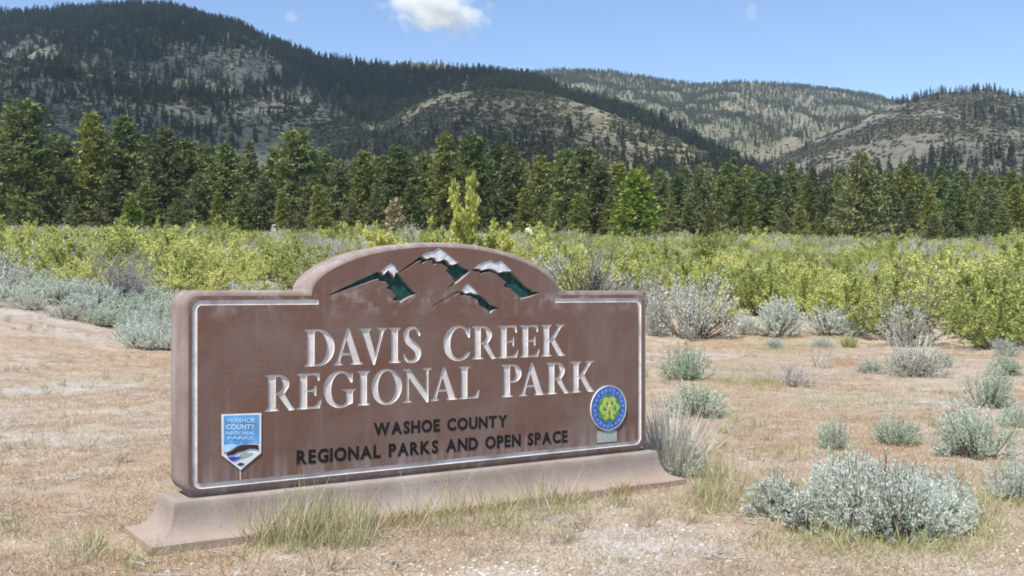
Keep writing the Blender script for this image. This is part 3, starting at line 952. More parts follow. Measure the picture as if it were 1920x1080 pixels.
def badge_text(txt, x0_, x1_, ya, yb, mat, parent):
    cu = bpy.data.curves.new("t", 'FONT'); cu.body = txt; cu.size = 1.0; cu.fill_mode = 'FRONT'; cu.offset = 0.012
    ob = bpy.data.objects.new("t", cu); me = bpy.data.meshes.new_from_object(ob)
    co = np.array([v.co[:2] for v in me.vertices]); fa = [tuple(pl.vertices) for pl in me.polygons]
    bpy.data.objects.remove(ob); bpy.data.curves.remove(cu); bpy.data.meshes.remove(me)
    co -= co.min(0); co /= co.max(0)
    pts = SB([(x0_ + a * (x1_ - x0_), ya + (yb - ya) * b) for a, b in co])
    obj("badge_lettering", mesh("badge_lettering", [(a, -0.0105, b) for a, b in pts], fa, mat), parent)


badge_text("WASHOE", 230, 590, 215, 160, M_palebl, badge)
badge_text("COUNTY", 225, 590, 300, 240, M_pale, badge)
badge_text("REGIONAL", 225, 590, 370, 330, M_palebl, badge)
badge_text("PARKS", 240, 570, 430, 390, M_palebl, badge)
stain = P_((449.2, 880), (452, 880), (451.8, 900), (449.6, 900))
plate("lime_streak", [stain], -0.001, 0.001, flat_mat("lime_streak", (0.55, 0.47, 0.44), 0.9, 0.2, 30), sign)

# round seal
sc_, zc_ = ST_(1140, 765)
RR = 42.0 / F * (Y0 + sc_ * ST)
circ = lambda r, n=40, a0=0.0, dx=0.0, dz=0.0: np.array([(sc_ + dx + r * math.cos(2 * math.pi * i / n + a0), zc_ + dz + r * math.sin(2 * math.pi * i / n + a0)) for i in range(n)])
seal = plate("round_seal", [circ(RR)], -0.012, 0.012, M_pale, sign)
seal["label"] = "round blue and green seal at the lower right of the sign"
plate("seal_field", [circ(RR * 0.968, 40, 0.0, -RR * 0.028, RR * 0.02)], -0.014, 0.002, M_seal, seal)
for k in range(22):
    a = 2 * math.pi * k / 22 + 0.07
    ca, sa = math.cos(a), math.sin(a)
    q = [(RR * 0.74, -RR * 0.04), (RR * 0.86, -RR * 0.05), (RR * 0.86, RR * 0.05), (RR * 0.74, RR * 0.04)]
    plate("seal_mark", [np.array([(sc_ + x * ca - y * sa, zc_ + x * sa + y * ca) for x, y in q])], -0.0155, 0.001, M_sealtx, seal)
scal = np.array([(sc_ + RR * (0.60 + 0.05 * math.cos(10 * t)) * math.cos(t), zc_ + RR * (0.60 + 0.05 * math.cos(10 * t)) * math.sin(t)) for t in np.linspace(0, 2 * math.pi, 61)[:-1]])
plate("seal_center", [scal], -0.016, 0.002, M_leaf, seal)
# lime figure with green openings
lim = np.array([(sc_ + RR * (0.50 + 0.06 * math.cos(6 * t)) * math.cos(t), zc_ + RR * (0.50 + 0.06 * math.cos(6 * t)) * math.sin(t)) for t in np.linspace(0, 2 * math.pi, 61)[:-1]])
plate("seal_monogram", [lim], -0.0175, 0.001, M_lime, seal)
for dx, dz, r1, r2 in ((-.27, -.02, .10, .09), (.30, .0, .10, .13), (0.0, -.20, .06, .15), (-.13, .22, .06, .11), (.14, .24, .06, .11), (.0, -.44, .10, .07), (.28, -.32, .07, .06), (-.28, -.32, .07, .06)):
    plate("seal_opening", [np.array([(sc_ + RR * (dx + r1 * math.cos(t)), zc_ + RR * (dz + r2 * math.sin(t))) for t in np.linspace(0, 2 * math.pi, 13)[:-1]])], -0.019, 0.001, M_leaf, seal)
plate("seal_drop", [circ(RR * 0.06, 12, 0, 0.0, RR * 0.10)], -0.0205, 0.001, M_pale, seal)
plate("small_tag", [P_((1119.5, 809), (1156, 806.5), (1156, 827.5), (1119.5, 830.5))], -0.004, 0.004, M_tag, sign)
sb_ = P_((1122, 816), (1153, 813.5), (1153, 818), (1122, 820.5))

# plinth: coved moulding swept round the panel's foot
prof = [(0.010, 0.268), (0.036, 0.268), (0.048, 0.262), (0.055, 0.248), (0.058, 0.215), (0.064, 0.18), (0.074, 0.145), (0.089, 0.113), (0.110, 0.086), (0.138, 0.066), (0.170, 0.055), (0.197, 0.052), (0.203, 0.046), (0.204, -0.06)]
ring = []
for e, z in prof:
    fx = 1.16
    ring.append([(XL - e * fx, -e, z), (XR + e * fx, -e, z), (XR + e * fx, TK + e, z), (XL - e * fx, TK + e, z)])
# subdivide the long sides so the cove can carry small unevenness
def dens_ring(rg, nl=60, ns=8):
    out = []
    for k in range(4):
        a = np.array(rg[k]); b = np.array(rg[(k + 1) % 4]); nseg = nl if k % 2 == 0 else ns
        out += [a + (b - a) * i / nseg for i in range(nseg)]
    return np.array(out)


rings = [dens_ring(r_) for r_ in ring]
for k, r_ in enumerate(rings):
    r_[:, 2] += 0.0025 * vnoise(r_[:, 0] * 5, r_[:, 1] * 5 + k, 77) * (1 if 1 < k < 13 else 0)
n = len(rings[0])
V_ = np.vstack(rings); F_ = []
for k in range(len(rings) - 1):
    F_ += [(k * n + i, k * n + (i + 1) % n, (k + 1) * n + (i + 1) % n, (k + 1) * n + i) for i in range(n)]
F_.append(tuple(range(n)))
me = mesh("plinth", V_, F_, M_plinth, True)
pl_ = obj("plinth", me, sign)
me.set_sharp_from_angle(angle=math.radians(35))
neck = [(XL + 0.06, 0.03), (XR - 0.06, 0.03), (XR - 0.06, TK - 0.03), (XL + 0.06, TK - 0.03)]
V_ = [(x, y, 0.262) for x, y in neck] + [(x, y, 0.30) for x, y in neck]
obj("bedding_joint", mesh("bedding_joint", V_, [(i, (i + 1) % 4, 4 + (i + 1) % 4, 4 + i) for i in range(4)], M_side), sign)

# ------------------------------------------------------------------ trees of the belt
pines_dark = [pine_mesh(100 + k, M_pine[k % 3], spread=[6.2, 5.2, 7.2, 6.0, 5.0, 6.6, 5.8, 7.0, 5.4][k], bare=[.03, .06, .02, .04, .03, .02, .08, .03, .05][k], prof=[.75, .95, .85, .6, .7, 1.0, .55, .8, .65][k], dens=[1, .85, 1, .9, 1, .95, .8, 1, .9][k], step=0.62) for k in range(9)]
pines_bright = [pine_mesh(140, M_brightpine, H=13, spread=4.1, bare=0.13, step=0.5), pine_mesh(141, M_brightpine, H=7, spread=2.3, bare=0.04, step=0.4)]
pine_dead = pine_mesh(150, M_deadpine, H=8, spread=2.4, bare=0.03, dens=0.7, step=0.45)


def place_tree(name, meshes, H0, px, Yd, top_py, label, group=None, wide=1.0):
    Xw = (px - CX) / F * Yd
    zg = float(ground_z(Xw, Yd))
    h = EYE + (CY - top_py) / F * Yd - zg
    k = h / H0
    t = empty(name, (Xw, Yd, zg), random.uniform(0, 6.28))
    t.scale = (k * wide, k * wide, k)
    obj("crown", meshes[0], t); obj("trunk", meshes[1], t)
    tag(t, label, "tree", group)
    return t


front = [(-190, 232, 205), (-110, 238, 225), (-40, 226, 250), (8, 236, 245), (50, 205, 188), (108, 228, 252), (172, 214, 212), (228, 222, 218), (268, 236, 250), (303, 210, 236), (342, 226, 262),
         (385, 238, 272), (425, 214, 268), (466, 224, 262), (510, 232, 278), (556, 208, 240), (604, 230, 280), (640, 222, 300), (682, 214, 282), (722, 236, 292), (748, 226, 272),
         (800, 236, 285), (832, 206, 250), (888, 214, 252), (930, 232, 268), (962, 212, 264), (1012, 224, 290), (1062, 206, 280), (1092, 230, 276), (1118, 216, 300), (1160, 236, 305),
         (1240, 226, 322), (1272, 232, 330), (1312, 206, 312), (1352, 228, 330), (1388, 218, 334), (1432, 230, 330), (1476, 222, 342), (1520, 234, 338), (1552, 220, 346),
         (1668, 226, 352), (1704, 218, 360), (1742, 212, 352), (1792, 222, 346), (1826, 234, 352), (1858, 216, 350), (1902, 224, 346), (1950, 218, 352), (2010, 226, 340), (2080, 220, 335)]
GP = "pines along the front edge of the forest belt"
LP = "dark green pine in the front row of the forest belt"
special = {556: "tall layered pine above the left shoulder of the sign", 1062: "broad olive pine above the right shoulder of the sign", 50: "tallest dark pine at the far left edge of the forest belt", 832: "tall tapering pine rising behind the yellow-green shoot bush"}
for k, (px, Yd, top) in enumerate(front):
    lab = special.get(px)
    place_tree("pine_tree", pines_dark[(k * 5 + k // 4) % 9], 20.0, px, Yd, top, lab or LP, None if lab else GP, random.uniform(1.1, 1.5))
place_tree("pine_tree", pines_dark[2], 20.0, 1614, 186, 284, "tallest pine in the right half of the belt, broad and layered", None, 1.25)
place_tree("pine_tree", pines_bright[0], 13.0, 1188, 160, 322, "bright green pine with bare lower trunk standing forward of the belt", None, 1.45)
place_tree("pine_tree", pines_bright[1], 7.0, 246, 168, 372, "small bright green young pine before the darker pines on the left", None, 1.1)
place_tree("pine_tree", pines_bright[1], 7.0, 1225, 196, 400, "low young pine close behind the lone bright green pine", None, 1.0)
place_tree("pine_tree", pine_dead, 8.0, 738, 150, 374, "brown half-dead young pine above the arch of the sign", None, 1.0)
for px, Yd, top in ((598, 192, 346), (330, 196, 372), (455, 198, 355), (30, 194, 380), (1468, 198, 398), (1750, 197, 402), (1842, 200, 392), (900, 198, 385), (1040, 197, 392), (1330, 197, 395), (660, 199, 372), (1560, 196, 396), (140, 197, 366), (530, 197, 360), (85, 200, 330), (205, 203, 318), (275, 200, 345), (372, 203, 325), (410, 198, 360), (495, 203, 330), (575, 201, 352), (705, 202, 350), (770, 202, 345), (862, 202, 340), (985, 202, 352), (1085, 200, 362), (1145, 203, 365), (1258, 201, 372), (1290, 202, 382), (1410, 202, 372), (1500, 202, 385), (1590, 203, 392), (1690, 203, 398), (1772, 202, 392), (1880, 202, 388)):
    place_tree("pine_tree", pines_dark[random.randrange(9)], 20.0, px, Yd, top, "shorter pine filling the foot of the forest belt", "shorter pines at the foot of the belt", 1.35)
# second and third rows
cnt = 0
for row, (Yd0, Yd1, nrow, h0, h1) in enumerate(((245, 275, 60, 14, 18), (285, 340, 70, 14, 20), (350, 430, 66, 14, 20))):
    for k in range(nrow):
        px = -250 + 2450 * (k + random.uniform(0.1, 0.9)) / nrow
        Yd = random.uniform(Yd0, Yd1); Xw = (px - CX) / F * Yd; zg = float(ground_z(Xw, Yd))
        top = CY - (zg + random.uniform(h0, h1) - EYE) / Yd * F
        place_tree("pine_tree", pines_dark[random.randrange(9)], 20.0, px, Yd, top, "dark pine standing deeper in the forest belt behind the front row", "pines deeper in the forest belt", random.uniform(1.1, 1.4))

# ------------------------------------------------------------------ far woods on the hills (stuff)
def scatter_hill(hill, n, dens, px0, px1, t0=0.02, t1=1.03, h=(10, 18)):
    px = rng.uniform(px0, px1, n * 3); t = np.sqrt(rng.uniform(max(t0, 0) ** 2, t1 ** 2, n * 3))
    Xv, Yv, z = hill.at(px, t)
    py = CY - (z - EYE) / Yv * F
    keep = rng.random(len(px)) < dens(px, py, Xv, Yv)
    Xv, Yv, z = Xv[keep][:n], Yv[keep][:n], z[keep][:n]
    ok = z > ground_z(Xv, Yv) - 2
    P = np.stack([Xv, Yv, z - 0.4], 1)[ok]
    return P, rng.uniform(h[0], h[1], len(P)) / 16.0


def ell(px, py, cx, cy, rx, ry): return np.exp(-(((px - cx) / rx) ** 2 + ((py - cy) / ry) ** 2))


def d_main(px, py, X, Y):
    nz = fbm(X / 75, Y / 130, 61, 5)
    d = 0.58 + 0.75 * nz
    d += 0.8 * ell(px, py, 300, 40, 420, 50) + 0.7 * ell(px, py, 640, 150, 130, 60) + 1.2 * np.exp(-((py - np.interp(px, [900, 1000, 1150, 1340], [135, 150, 205, 290])) / 26.0) ** 2) * (px > 880)
    d -= 0.85 * ell(px, py, 430, 125, 120, 38) + 0.6 * ell(px, py, 60, 130, 90, 40) + 0.5 * ell(px, py, 600, 190, 60, 40)
    return np.clip(d, 0.03, 1)


def d_spur(px, py, X, Y):
    nz = fbm(X / 45, Y / 75, 71, 5)
    return np.clip(0.10 + 0.65 * nz + 0.4 * ell(px, py, 380, 165, 120, 40) + 0.3 * ell(px, py, 100, 160, 150, 30) - 0.3 * ell(px, py, 620, 240, 120, 40), 0.01, 1)


def d_knoll(px, py, X, Y):
    nz = fbm(X / 50, Y / 80, 81, 3)
    low = sstep(262, 300, py + (px - 1000) * -0.09)
    return np.clip(0.02 + 0.10 * (nz > 0.25) + 0.9 * low, 0.0, 1)


def d_back(px, py, X, Y):
    nz = fbm(X / 110, Y / 170, 91, 5)
    return np.clip(0.66 + 0.7 * nz + 0.5 * ell(px, py, 1330, 240, 180, 60) - 0.5 * ell(px, py, 1480, 280, 200, 30), 0.08, 1)


def d_right(px, py, X, Y):
    nz = fbm(X / 60, Y / 90, 101, 3)
    top = np.exp(-((py - np.interp(px, [1640, 1760, 1850, 1920], [205, 175, 168, 180])) / 9.0) ** 2) * (px > 1680)
    cl = ell(px, py, 1880, 225, 40, 18) + ell(px, py, 1830, 215, 12, 12)
    low = sstep(300, 345, py)
    return np.clip(0.025 + 0.5 * np.clip(nz - 0.25, 0, 1) * 0.3 + top * 0.9 + cl * 0.7 + low * 0.75, 0, 1)


hillp = [small_conifer(200 + k, M_hillpine, spread=[2.6, 3.0, 2.2, 2.8][k]) for k in range(4)]
backp = [small_conifer(220 + k, M_backpine, spread=[2.8, 3.2, 2.5][k]) for k in range(3)]
Ps, Ss = [], []
for args in ((H_main, 19000, d_main, -500, 1420, 0.15, 1.03, (8, 18)), (H_spur, 5200, d_spur, -500, 950, 0.1, 1.02, (6, 12)),
             (H_knoll, 900, d_knoll, 620, 1560, 0.0, 1.0, (5, 10)), (H_right, 1300, d_right, 1260, 2400, 0.0, 1.02, (7, 13))):
    P, s_ = scatter_hill(*args); Ps.append(P); Ss.append(s_)
stuff("hillside_forest", "dark conifers scattered over the shaded mountain and near hills", np.vstack(Ps), hillp, np.concatenate(Ss))
Ps, Ss = [], []
for args in ((H_back, 21000, d_back, 850, 2300, 0.05, 1.02, (8, 15)), (H_mid, 700, d_back, 550, 1100, 0.2, 1.02, (10, 16))):
    P, s_ = scatter_hill(*args); Ps.append(P); Ss.append(s_)
stuff("far_forest", "open conifer forest over the pale distant ridge", np.vstack(Ps), backp, np.concatenate(Ss))
# foot-of-hill woods between belt and slopes
n = 2600
px = rng.uniform(-350, 2300, n); Yd = rng.uniform(400, 760, n)
dens = np.clip(0.55 + 0.9 * fbm(px / 160, Yd / 90, 111, 3), 0.05, 1) * np.where(px < 700, 0.25, 1.0)
k = rng.random(n) < dens
Xw = (px[k] - CX) / F * Yd[k]; zg = ground_z(Xw, Yd[k])
for hl in (H_spur, H_knoll, H_right, H_main):
    Db = np.interp(px[k], hl.bb[:, 0], hl.bb[:, 1]); Dr = np.interp(px[k], hl.dd[:, 0], hl.dd[:, 1])
    inside = (px[k] > hl.pp[0, 0]) & (px[k] < hl.pp[-1, 0])
    _, _, zh = hl.at(px[k], np.clip((Yd[k] - Db) / (Dr - Db), -0.12, 1.3))
    zg = np.where(inside, np.maximum(zg, zh), zg)
stuff("foothill_forest", "narrow dark conifers massed between the forest belt and the slopes", np.stack([Xw, Yd[k], zg - 0.4], 1), hillp, rng.uniform(8, 14, k.sum()) / 16.0)

# ------------------------------------------------------------------ bitterbrush scrub
bitter = [bitter_mesh(300 + k, M_bitter, nt=18, nl=18, nb=[18, 20, 16, 19, 17, 21][k], R=[1.0, 1.15, 0.85, 1.2, 0.95, 1.1][k]) for k in range(6)]
olive = [bitter_mesh(320 + k, M_olive, nb=12, nt=10, nl=9) for k in range(2)]


greys = [sage_mesh(340 + k, M_sagegrey, ns=90, nl=16, H=0.8, leaf=0.07, up=0.6) for k in range(2)]


def shrub(name, meshes, loc, sc_xyz, label, cat="shrub", group=None, rz=None, parts=("foliage", "stems")):
    t = empty(name, loc, random.uniform(0, 6.28) if rz is None else rz)
    t.scale = sc_xyz
    for nm, me_ in zip(parts, meshes): obj(nm, me_, t)
    tag(t, label, cat, group)
    return t


def field_front(px):
    """depth at which the scrub begins, per photograph column"""
    return np.interp(px, [-400, 0, 150, 310, 560, 700, 1000, 1060, 1240, 1370, 1500, 1640, 1720, 1920, 2300], [33, 34, 34, 36, 37, 38, 38, 38, 38, 36, 36, 33, 29, 27, 26])


cand = []
tries = 0
cell = {}
pts = []
N = 26000
Yd = np.sqrt(rng.uniform(26 ** 2, 228 ** 2, N)); px = rng.uniform(-420, 2340, N)
order = np.argsort(Yd)
for q in order:
    y = Yd[q]; p_ = px[q]
    if y < field_front(p_): continue
    x = (p_ - CX) / F * y
    sp = 1.7 + 0.003 * y
    ky = (int(x // 2.2), int(y // 2.2)); bad = False
    for a in (-1, 0, 1):
        for b in (-1, 0, 1):
            for (x2, y2) in cell.get((ky[0] + a, ky[1] + b), ()):
                if (x2 - x) ** 2 + (y2 - y) ** 2 < sp * sp: bad = True; break
            if bad: break
        if bad: break
    if bad: continue
    cell.setdefault(ky, []).append((x, y)); pts.append((x, y))
pts = np.array(pts)
gap = fbm(pts[:, 0] * 0.07, pts[:, 1] * 0.05, 131, 2) > 0.30
pts = pts[~((gap) & (pts[:, 1] > 48))]
pxs = CX + F * pts[:, 0] / pts[:, 1]
seen = (pxs > -10) & (pxs < 1930) & ~((pxs > 560) & (pxs < 1040) & (pts[:, 1] < 60))
LB = "yellow-green bitterbrush shrub in the dense scrub between sagebrush and pines"
ind = np.where(seen)[0][:285]
indset = set(ind.tolist())
for c_, k in enumerate(ind):
    x, y = pts[k]; hh = random.uniform(0.85, 1.5)
    hh *= 1.0 + 0.45 * float(fbm(x * 0.11, y * 0.11, 171, 2))
    q = random.random()
    dull = q < 0.18
    mm = bitter[random.randrange(6)] if not dull else (olive[c_ % 2] if q < 0.10 else greys[c_ % 2])
    f_ = 1.7 if mm in greys else 1.0
    shrub("scrub_shrub" if dull else "bitterbrush", mm, (x, y, float(ground_z(x, y)) - 0.03), (f_ * hh * random.uniform(0.95, 1.2), f_ * hh * random.uniform(0.95, 1.2), f_ * hh),
          "olive or grey duller shrub among the yellow-green scrub" if dull else LB, "shrub", "dull shrubs mixed into the scrub belt" if dull else "bitterbrush shrubs of the scrub belt")
rest = np.array([k for k in range(len(pts)) if k not in indset])
rp = pts[rest]
def joined(pair, sc=1.0):
    v1 = np.array([v.co[:] for v in pair[0].vertices]) * sc; f1 = np.array([p_.vertices[:] for p_ in pair[0].polygons])
    return leafmesh("shrub_copy", v1, f1, pair[0].materials[0])


stuff("bitterbrush_scrub", "mass of yellow-green scrub rising towards the pines", np.stack([rp[:, 0], rp[:, 1], ground_z(rp[:, 0], rp[:, 1]) - 0.05], 1),
      [joined(b) for b in bitter] + [joined(b) for b in olive] + [joined(b, 1.7) for b in greys], rng.uniform(0.75, 1.4, len(rp)) * np.where(rng.random(len(rp)) < 0.06, 1.6, 1.0) * (1.0 + 0.6 * fbm(rp[:, 0] * 0.09, rp[:, 1] * 0.07, 171, 3)), np.where(rng.random(len(rp)) < 0.88 - 0.35 * (fbm(rp[:, 0] * 0.08, rp[:, 1] * 0.05, 191, 2) > 0.2), rng.integers(0, 6, len(rp)), np.where(rng.random(len(rp)) < 0.6, rng.integers(6, 8, len(rp)), rng.integers(8, 10, len(rp)))))

# tall yellow-green shoot bush above the sign's arch
def shoot_bush(px, py_b, w_px, h_px, seed, label, Yd, tall):
    Xw = (px - CX) / F * Yd; zg = float(ground_z(Xw, Yd))
    fol, stm = bitter_mesh(seed, M_shoot, nb=9 if tall else 13, nt=17 if tall else 18, nl=15, H=1.6, R=0.42 if tall else 1.0, leaf=0.12)
    k = h_px / F * Yd / 1.6
    kw = w_px / F * Yd / (0.9 if tall else 2.2)
    shrub("shoot_bush", (fol, stm), (Xw, Yd, zg), (kw, kw, k), label)


shoot_bush(868, 450, 52, 190, 401, "tall slender yellow-green bush with upright shoots above the sign's arch", 72, True)
shoot_bush(915, 450, 120, 98, 402, "low spreading yellow-green bush beside the tall shoots above the arch", 74, False)
shoot_bush(822, 450, 90, 92, 403, "yellow-green bush between the brown young pine and the tall shoots", 76, False)
shoot_bush(715, 450, 120, 78, 404, "low yellow-green bush under the brown young pine", 80, False)

# ------------------------------------------------------------------ sagebrush and single shrubs
sageA = [sage_mesh(500 + k, M_sage, ns=150, nl=26) for k in range(4)]
sageG = [sage_mesh(520 + k, M_sagegreen, ns=150, nl=26) for k in range(3)]
sageY = [sage_mesh(540 + k, M_sagegrey, ns=170, nl=24, H=0.8, up=0.6) for k in range(3)]


def sage_at(px, base_py, w_px, h_px, meshes, label, group=None, name="sagebrush"):
    w = px2world(px, base_py)
    kw = w_px / F * w.y / 1.0; kh = h_px / F * w.y / (0.60 if meshes not in sageY else 0.78)
    return shrub(name, meshes, (w.x, w.y, w.z - 0.02), (kw, kw, kh), label, "shrub", group)


sage_at(1291, 713, 108, 76, sageG[0], "round green-grey sagebrush just right of the sign, upper of two")
sage_at(1305, 783, 140, 66, sageG[1], "spreading green sagebrush right of the sign, lower of two")
sage_at(1298, 634, 165, 122, sageY[0], "large grey-olive sagebrush standing behind the sign's right end")
sage_at(1238, 630, 60, 80, sageY[1], "grey sagebrush half hidden by the sign's right edge")
sage_at(1446, 632, 118, 74, sageA[0], "pale grey sagebrush with yellow-green grass at its foot")
sage_at(1562, 628, 128, 58, sageA[1], "low wide silver sagebrush before the yellow-green scrub")
sage_at(1642, 622, 70, 50, sageA[2], "silvery sagebrush at the end of the low row before the scrub")
sage_at(1455, 654, 44, 22, sageA[3], "tiny grey sagebrush on the bare strip")
sage_at(1545, 652, 50, 22, sageA[2], "small flat grey sagebrush beside a green sprig")
sage_at(1712, 706, 120, 62, sageY[2], "grey sagebrush with bleached upright stalks")
sage_at(1845, 764, 96, 74, sageG[2], "dark green sagebrush above the wide green one near the right edge")
sage_at(1884, 704, 80, 46, sageG[0], "green-grey sagebrush by the right edge below the scrub")
sage_at(1566, 842, 74, 62, sageG[1], "small round sagebrush, left of the two behind the big clump")
sage_at(1678, 832, 100, 62, sageG[0], "small round sagebrush, right of the two behind the big clump")
sage_at(1846, 858, 160, 100, sageG[2], "wide green sagebrush near the right edge")
sage_at(1912, 938, 120, 88, sageA[1], "grey sagebrush cut by the right edge, low down")
sage_at(1700, 650, 110, 90, sageY[1], "olive-grey sagebrush at the edge of the bright scrub")
sage_at(1640, 700, 70, 30, sageA[3], "low pale sagebrush left of the bleached stalks")

sage_at(1890, 668, 60, 34, sageA[0], "small grey sagebrush close under the scrub at the right edge")
sage_at(1770, 690, 60, 30, sageG[1], "small low sagebrush between the bleached stalks and the right edge")
sage_at(1400, 628, 60, 40, sageA[3], "grey sagebrush between the large grey-olive one and the pale one")
sage_at(1905, 800, 70, 44, sageG[1], "green sagebrush half cut by the right edge above the grey one")

# the big near clump: one shrub of many lobes
w = px2world(1682, 1014)
r_ = np.random.default_rng(9)
Pv, Fv, n0 = [], [], 0
Sv, Sf, n1 = [], [], 0
lobes_ = [(-.56, .52, .26, .30), (-.34, .40, .30, .34), (-.12, .62, .34, .40), (.10, .60, .34, .40), (.34, .56, .32, .36), (.52, .40, .28, .30), (-.22, .12, .32, .40), (.05, .02, .36, .42), (.28, .12, .34, .36), (-.46, .28, .26, .26),
          (.12, .32, .34, .44), (-.08, .34, .30, .42), (.44, .22, .24, .26)]
for k, (lx, ly, lr, lh) in enumerate(lobes_):
    fo, sm = sage_mesh(700 + k, M_sage, ns=105, nl=36, R=lr, H=lh, leaf=0.029, lobes=3)
    v1 = np.array([q.co[:] for q in fo.vertices]) + np.array([lx, ly, 0]); f1 = np.array([q.vertices[:] for q in fo.polygons])
    v2 = np.array([q.co[:] for q in sm.vertices]) + np.array([lx, ly, 0]); f2 = np.array([q.vertices[:] for q in sm.polygons])
    Pv.append(v1); Fv.append(f1 + n0); n0 += len(v1); Sv.append(v2); Sf.append(f2 + n1); n1 += len(v2)
v2, f2 = tubes([((0, 0.32, 0.0), (a_, b_, 0.03), 0.02, 0.012) for a_, b_, _, _ in lobes_], 3); Sv.append(v2); Sf.append(f2 + n1)
fol = leafmesh("foliage", np.vstack(Pv), np.vstack(Fv), M_sage); stm = mesh("stems", np.vstack(Sv), np.vstack(Sf), M_stem)
shrub("sagebrush", (fol, stm), (w.x, w.y, w.z), (1.0, 1.2, 1.04), "big silver-green sagebrush clump low down right of the sign, widest of all", rz=0.0)

# left bank of sagebrush
left = [(-60, 560, 90, 60), (-10, 556, 90, 58), (40, 548, 80, 52), (70, 560, 80, 50), (110, 572, 86, 56), (60, 580, 60, 40), (150, 566, 84, 54), (165, 590, 80, 46), (200, 580, 86, 56), (212, 612, 76, 50), (250, 600, 84, 56),
        (262, 628, 74, 52), (300, 610, 90, 60), (300, 640, 70, 50), (272, 656, 70, 56), (308, 656, 70, 46), (340, 630, 90, 60), (235, 562, 70, 48), (280, 572, 70, 48), (120, 545, 80, 48), (180, 545, 80, 44), (330, 590, 80, 50),
        (20, 530, 80, 42), (-30, 530, 80, 42), (395, 560, 80, 36), (440, 556, 80, 36), (490, 556, 80, 36), (350, 560, 80, 40)]
left += [(a + 22, b - 14, w_, h_) for a, b, w_, h_ in left if a < 330 and b > 540] + [(-20, 575, 70, 40), (30, 566, 80, 46), (130, 598, 60, 36), (240, 640, 60, 40), (185, 610, 66, 40)]
for k, (a, b, w_, h_) in enumerate(left):
    w_ *= 1.3; h_ *= 0.86
    ms = sageG[k % 3] if k % 7 == 3 else (sageY[k % 3] if k % 9 == 5 else sageA[k % 4])
    if (a, b) == (272, 656):
        sage_at(a, b, w_, h_, sageA[0], "silver sagebrush lowest in the bank left of the sign")
    else:
        sage_at(a, b, w_, h_, ms, "silver-green sagebrush in the bank left of the sign", "sagebrush bank left of the sign")

def twig_at(px, base_py, R, H, label, seed, name, mat=None, n=26, rad=0.012):
    w = px2world(px, base_py)
    t = empty(name, (w.x, w.y, w.z - 0.02), 0.3); obj("branches", twig_mesh(seed, R, H, n, mat, rad), t)
    tag(t, label, "shrub")


twig_at(1487, 724, 0.75, 0.42, "grey heap of dead twigs on the bare ground", 801, "dead_shrub", M_deadwood, 30, 0.010)
twig_at(1535, 690, 0.55, 0.5, "bleached dead branches sticking up behind the twig heap", 802, "dead_shrub", M_deadwood, 9, 0.013)
twig_at(240, 575, 0.9, 2.1, "bare grey dead shrub rising from the sagebrush left of the sign", 803, "dead_shrub", flat_mat("silver_wood", (0.34, 0.32, 0.31), 0.95, 0.2, 12), 30, 0.022)
twig_at(1098, 622, 0.95, 2.9, "dark bare-branched shrub behind the sign's right shoulder", 804, "dark_shrub", flat_mat("dark_wood", (0.085, 0.075, 0.07), 0.95, 0.3, 12), 34, 0.03)
twig_at(1005, 640, 0.2, 0.2, "low dead twig tuft", 805, "dead_shrub") if False else None
sage_at(1130, 615, 90, 130, sageY[0], "grey-green shrub growing against the dark bare-branched one")

# pale stalk tufts
def stalks_at(px, base_py, R, H, n, label, seed, name="rabbitbrush", mat=None, w=0.012):
    q = px2world(px, base_py)
    t = empty(name, (q.x, q.y, q.z - 0.01), 0.0); obj("stalks", stalk_mesh(seed, mat or M_paleshrub, n, R, H, w), t)
    tag(t, label, "shrub")


stalks_at(1712, 704, 0.8, 0.95, 150, "bleached upright stalks standing in a grey sagebrush", 811, w=0.022)
stalks_at(1258, 888, 0.5, 0.78, 520, "pale straw-stemmed rabbitbrush against the plinth's right end", 812, w=0.008)
sage_at(1268, 892, 120, 66, sageA[3], "pale grey-green low shrub at the plinth's right end")
stalks_at(1592, 652, 0.35, 0.5, 160, "small bright green sprig on the bare strip", 813, "green_sprig", M_green, 0.035)

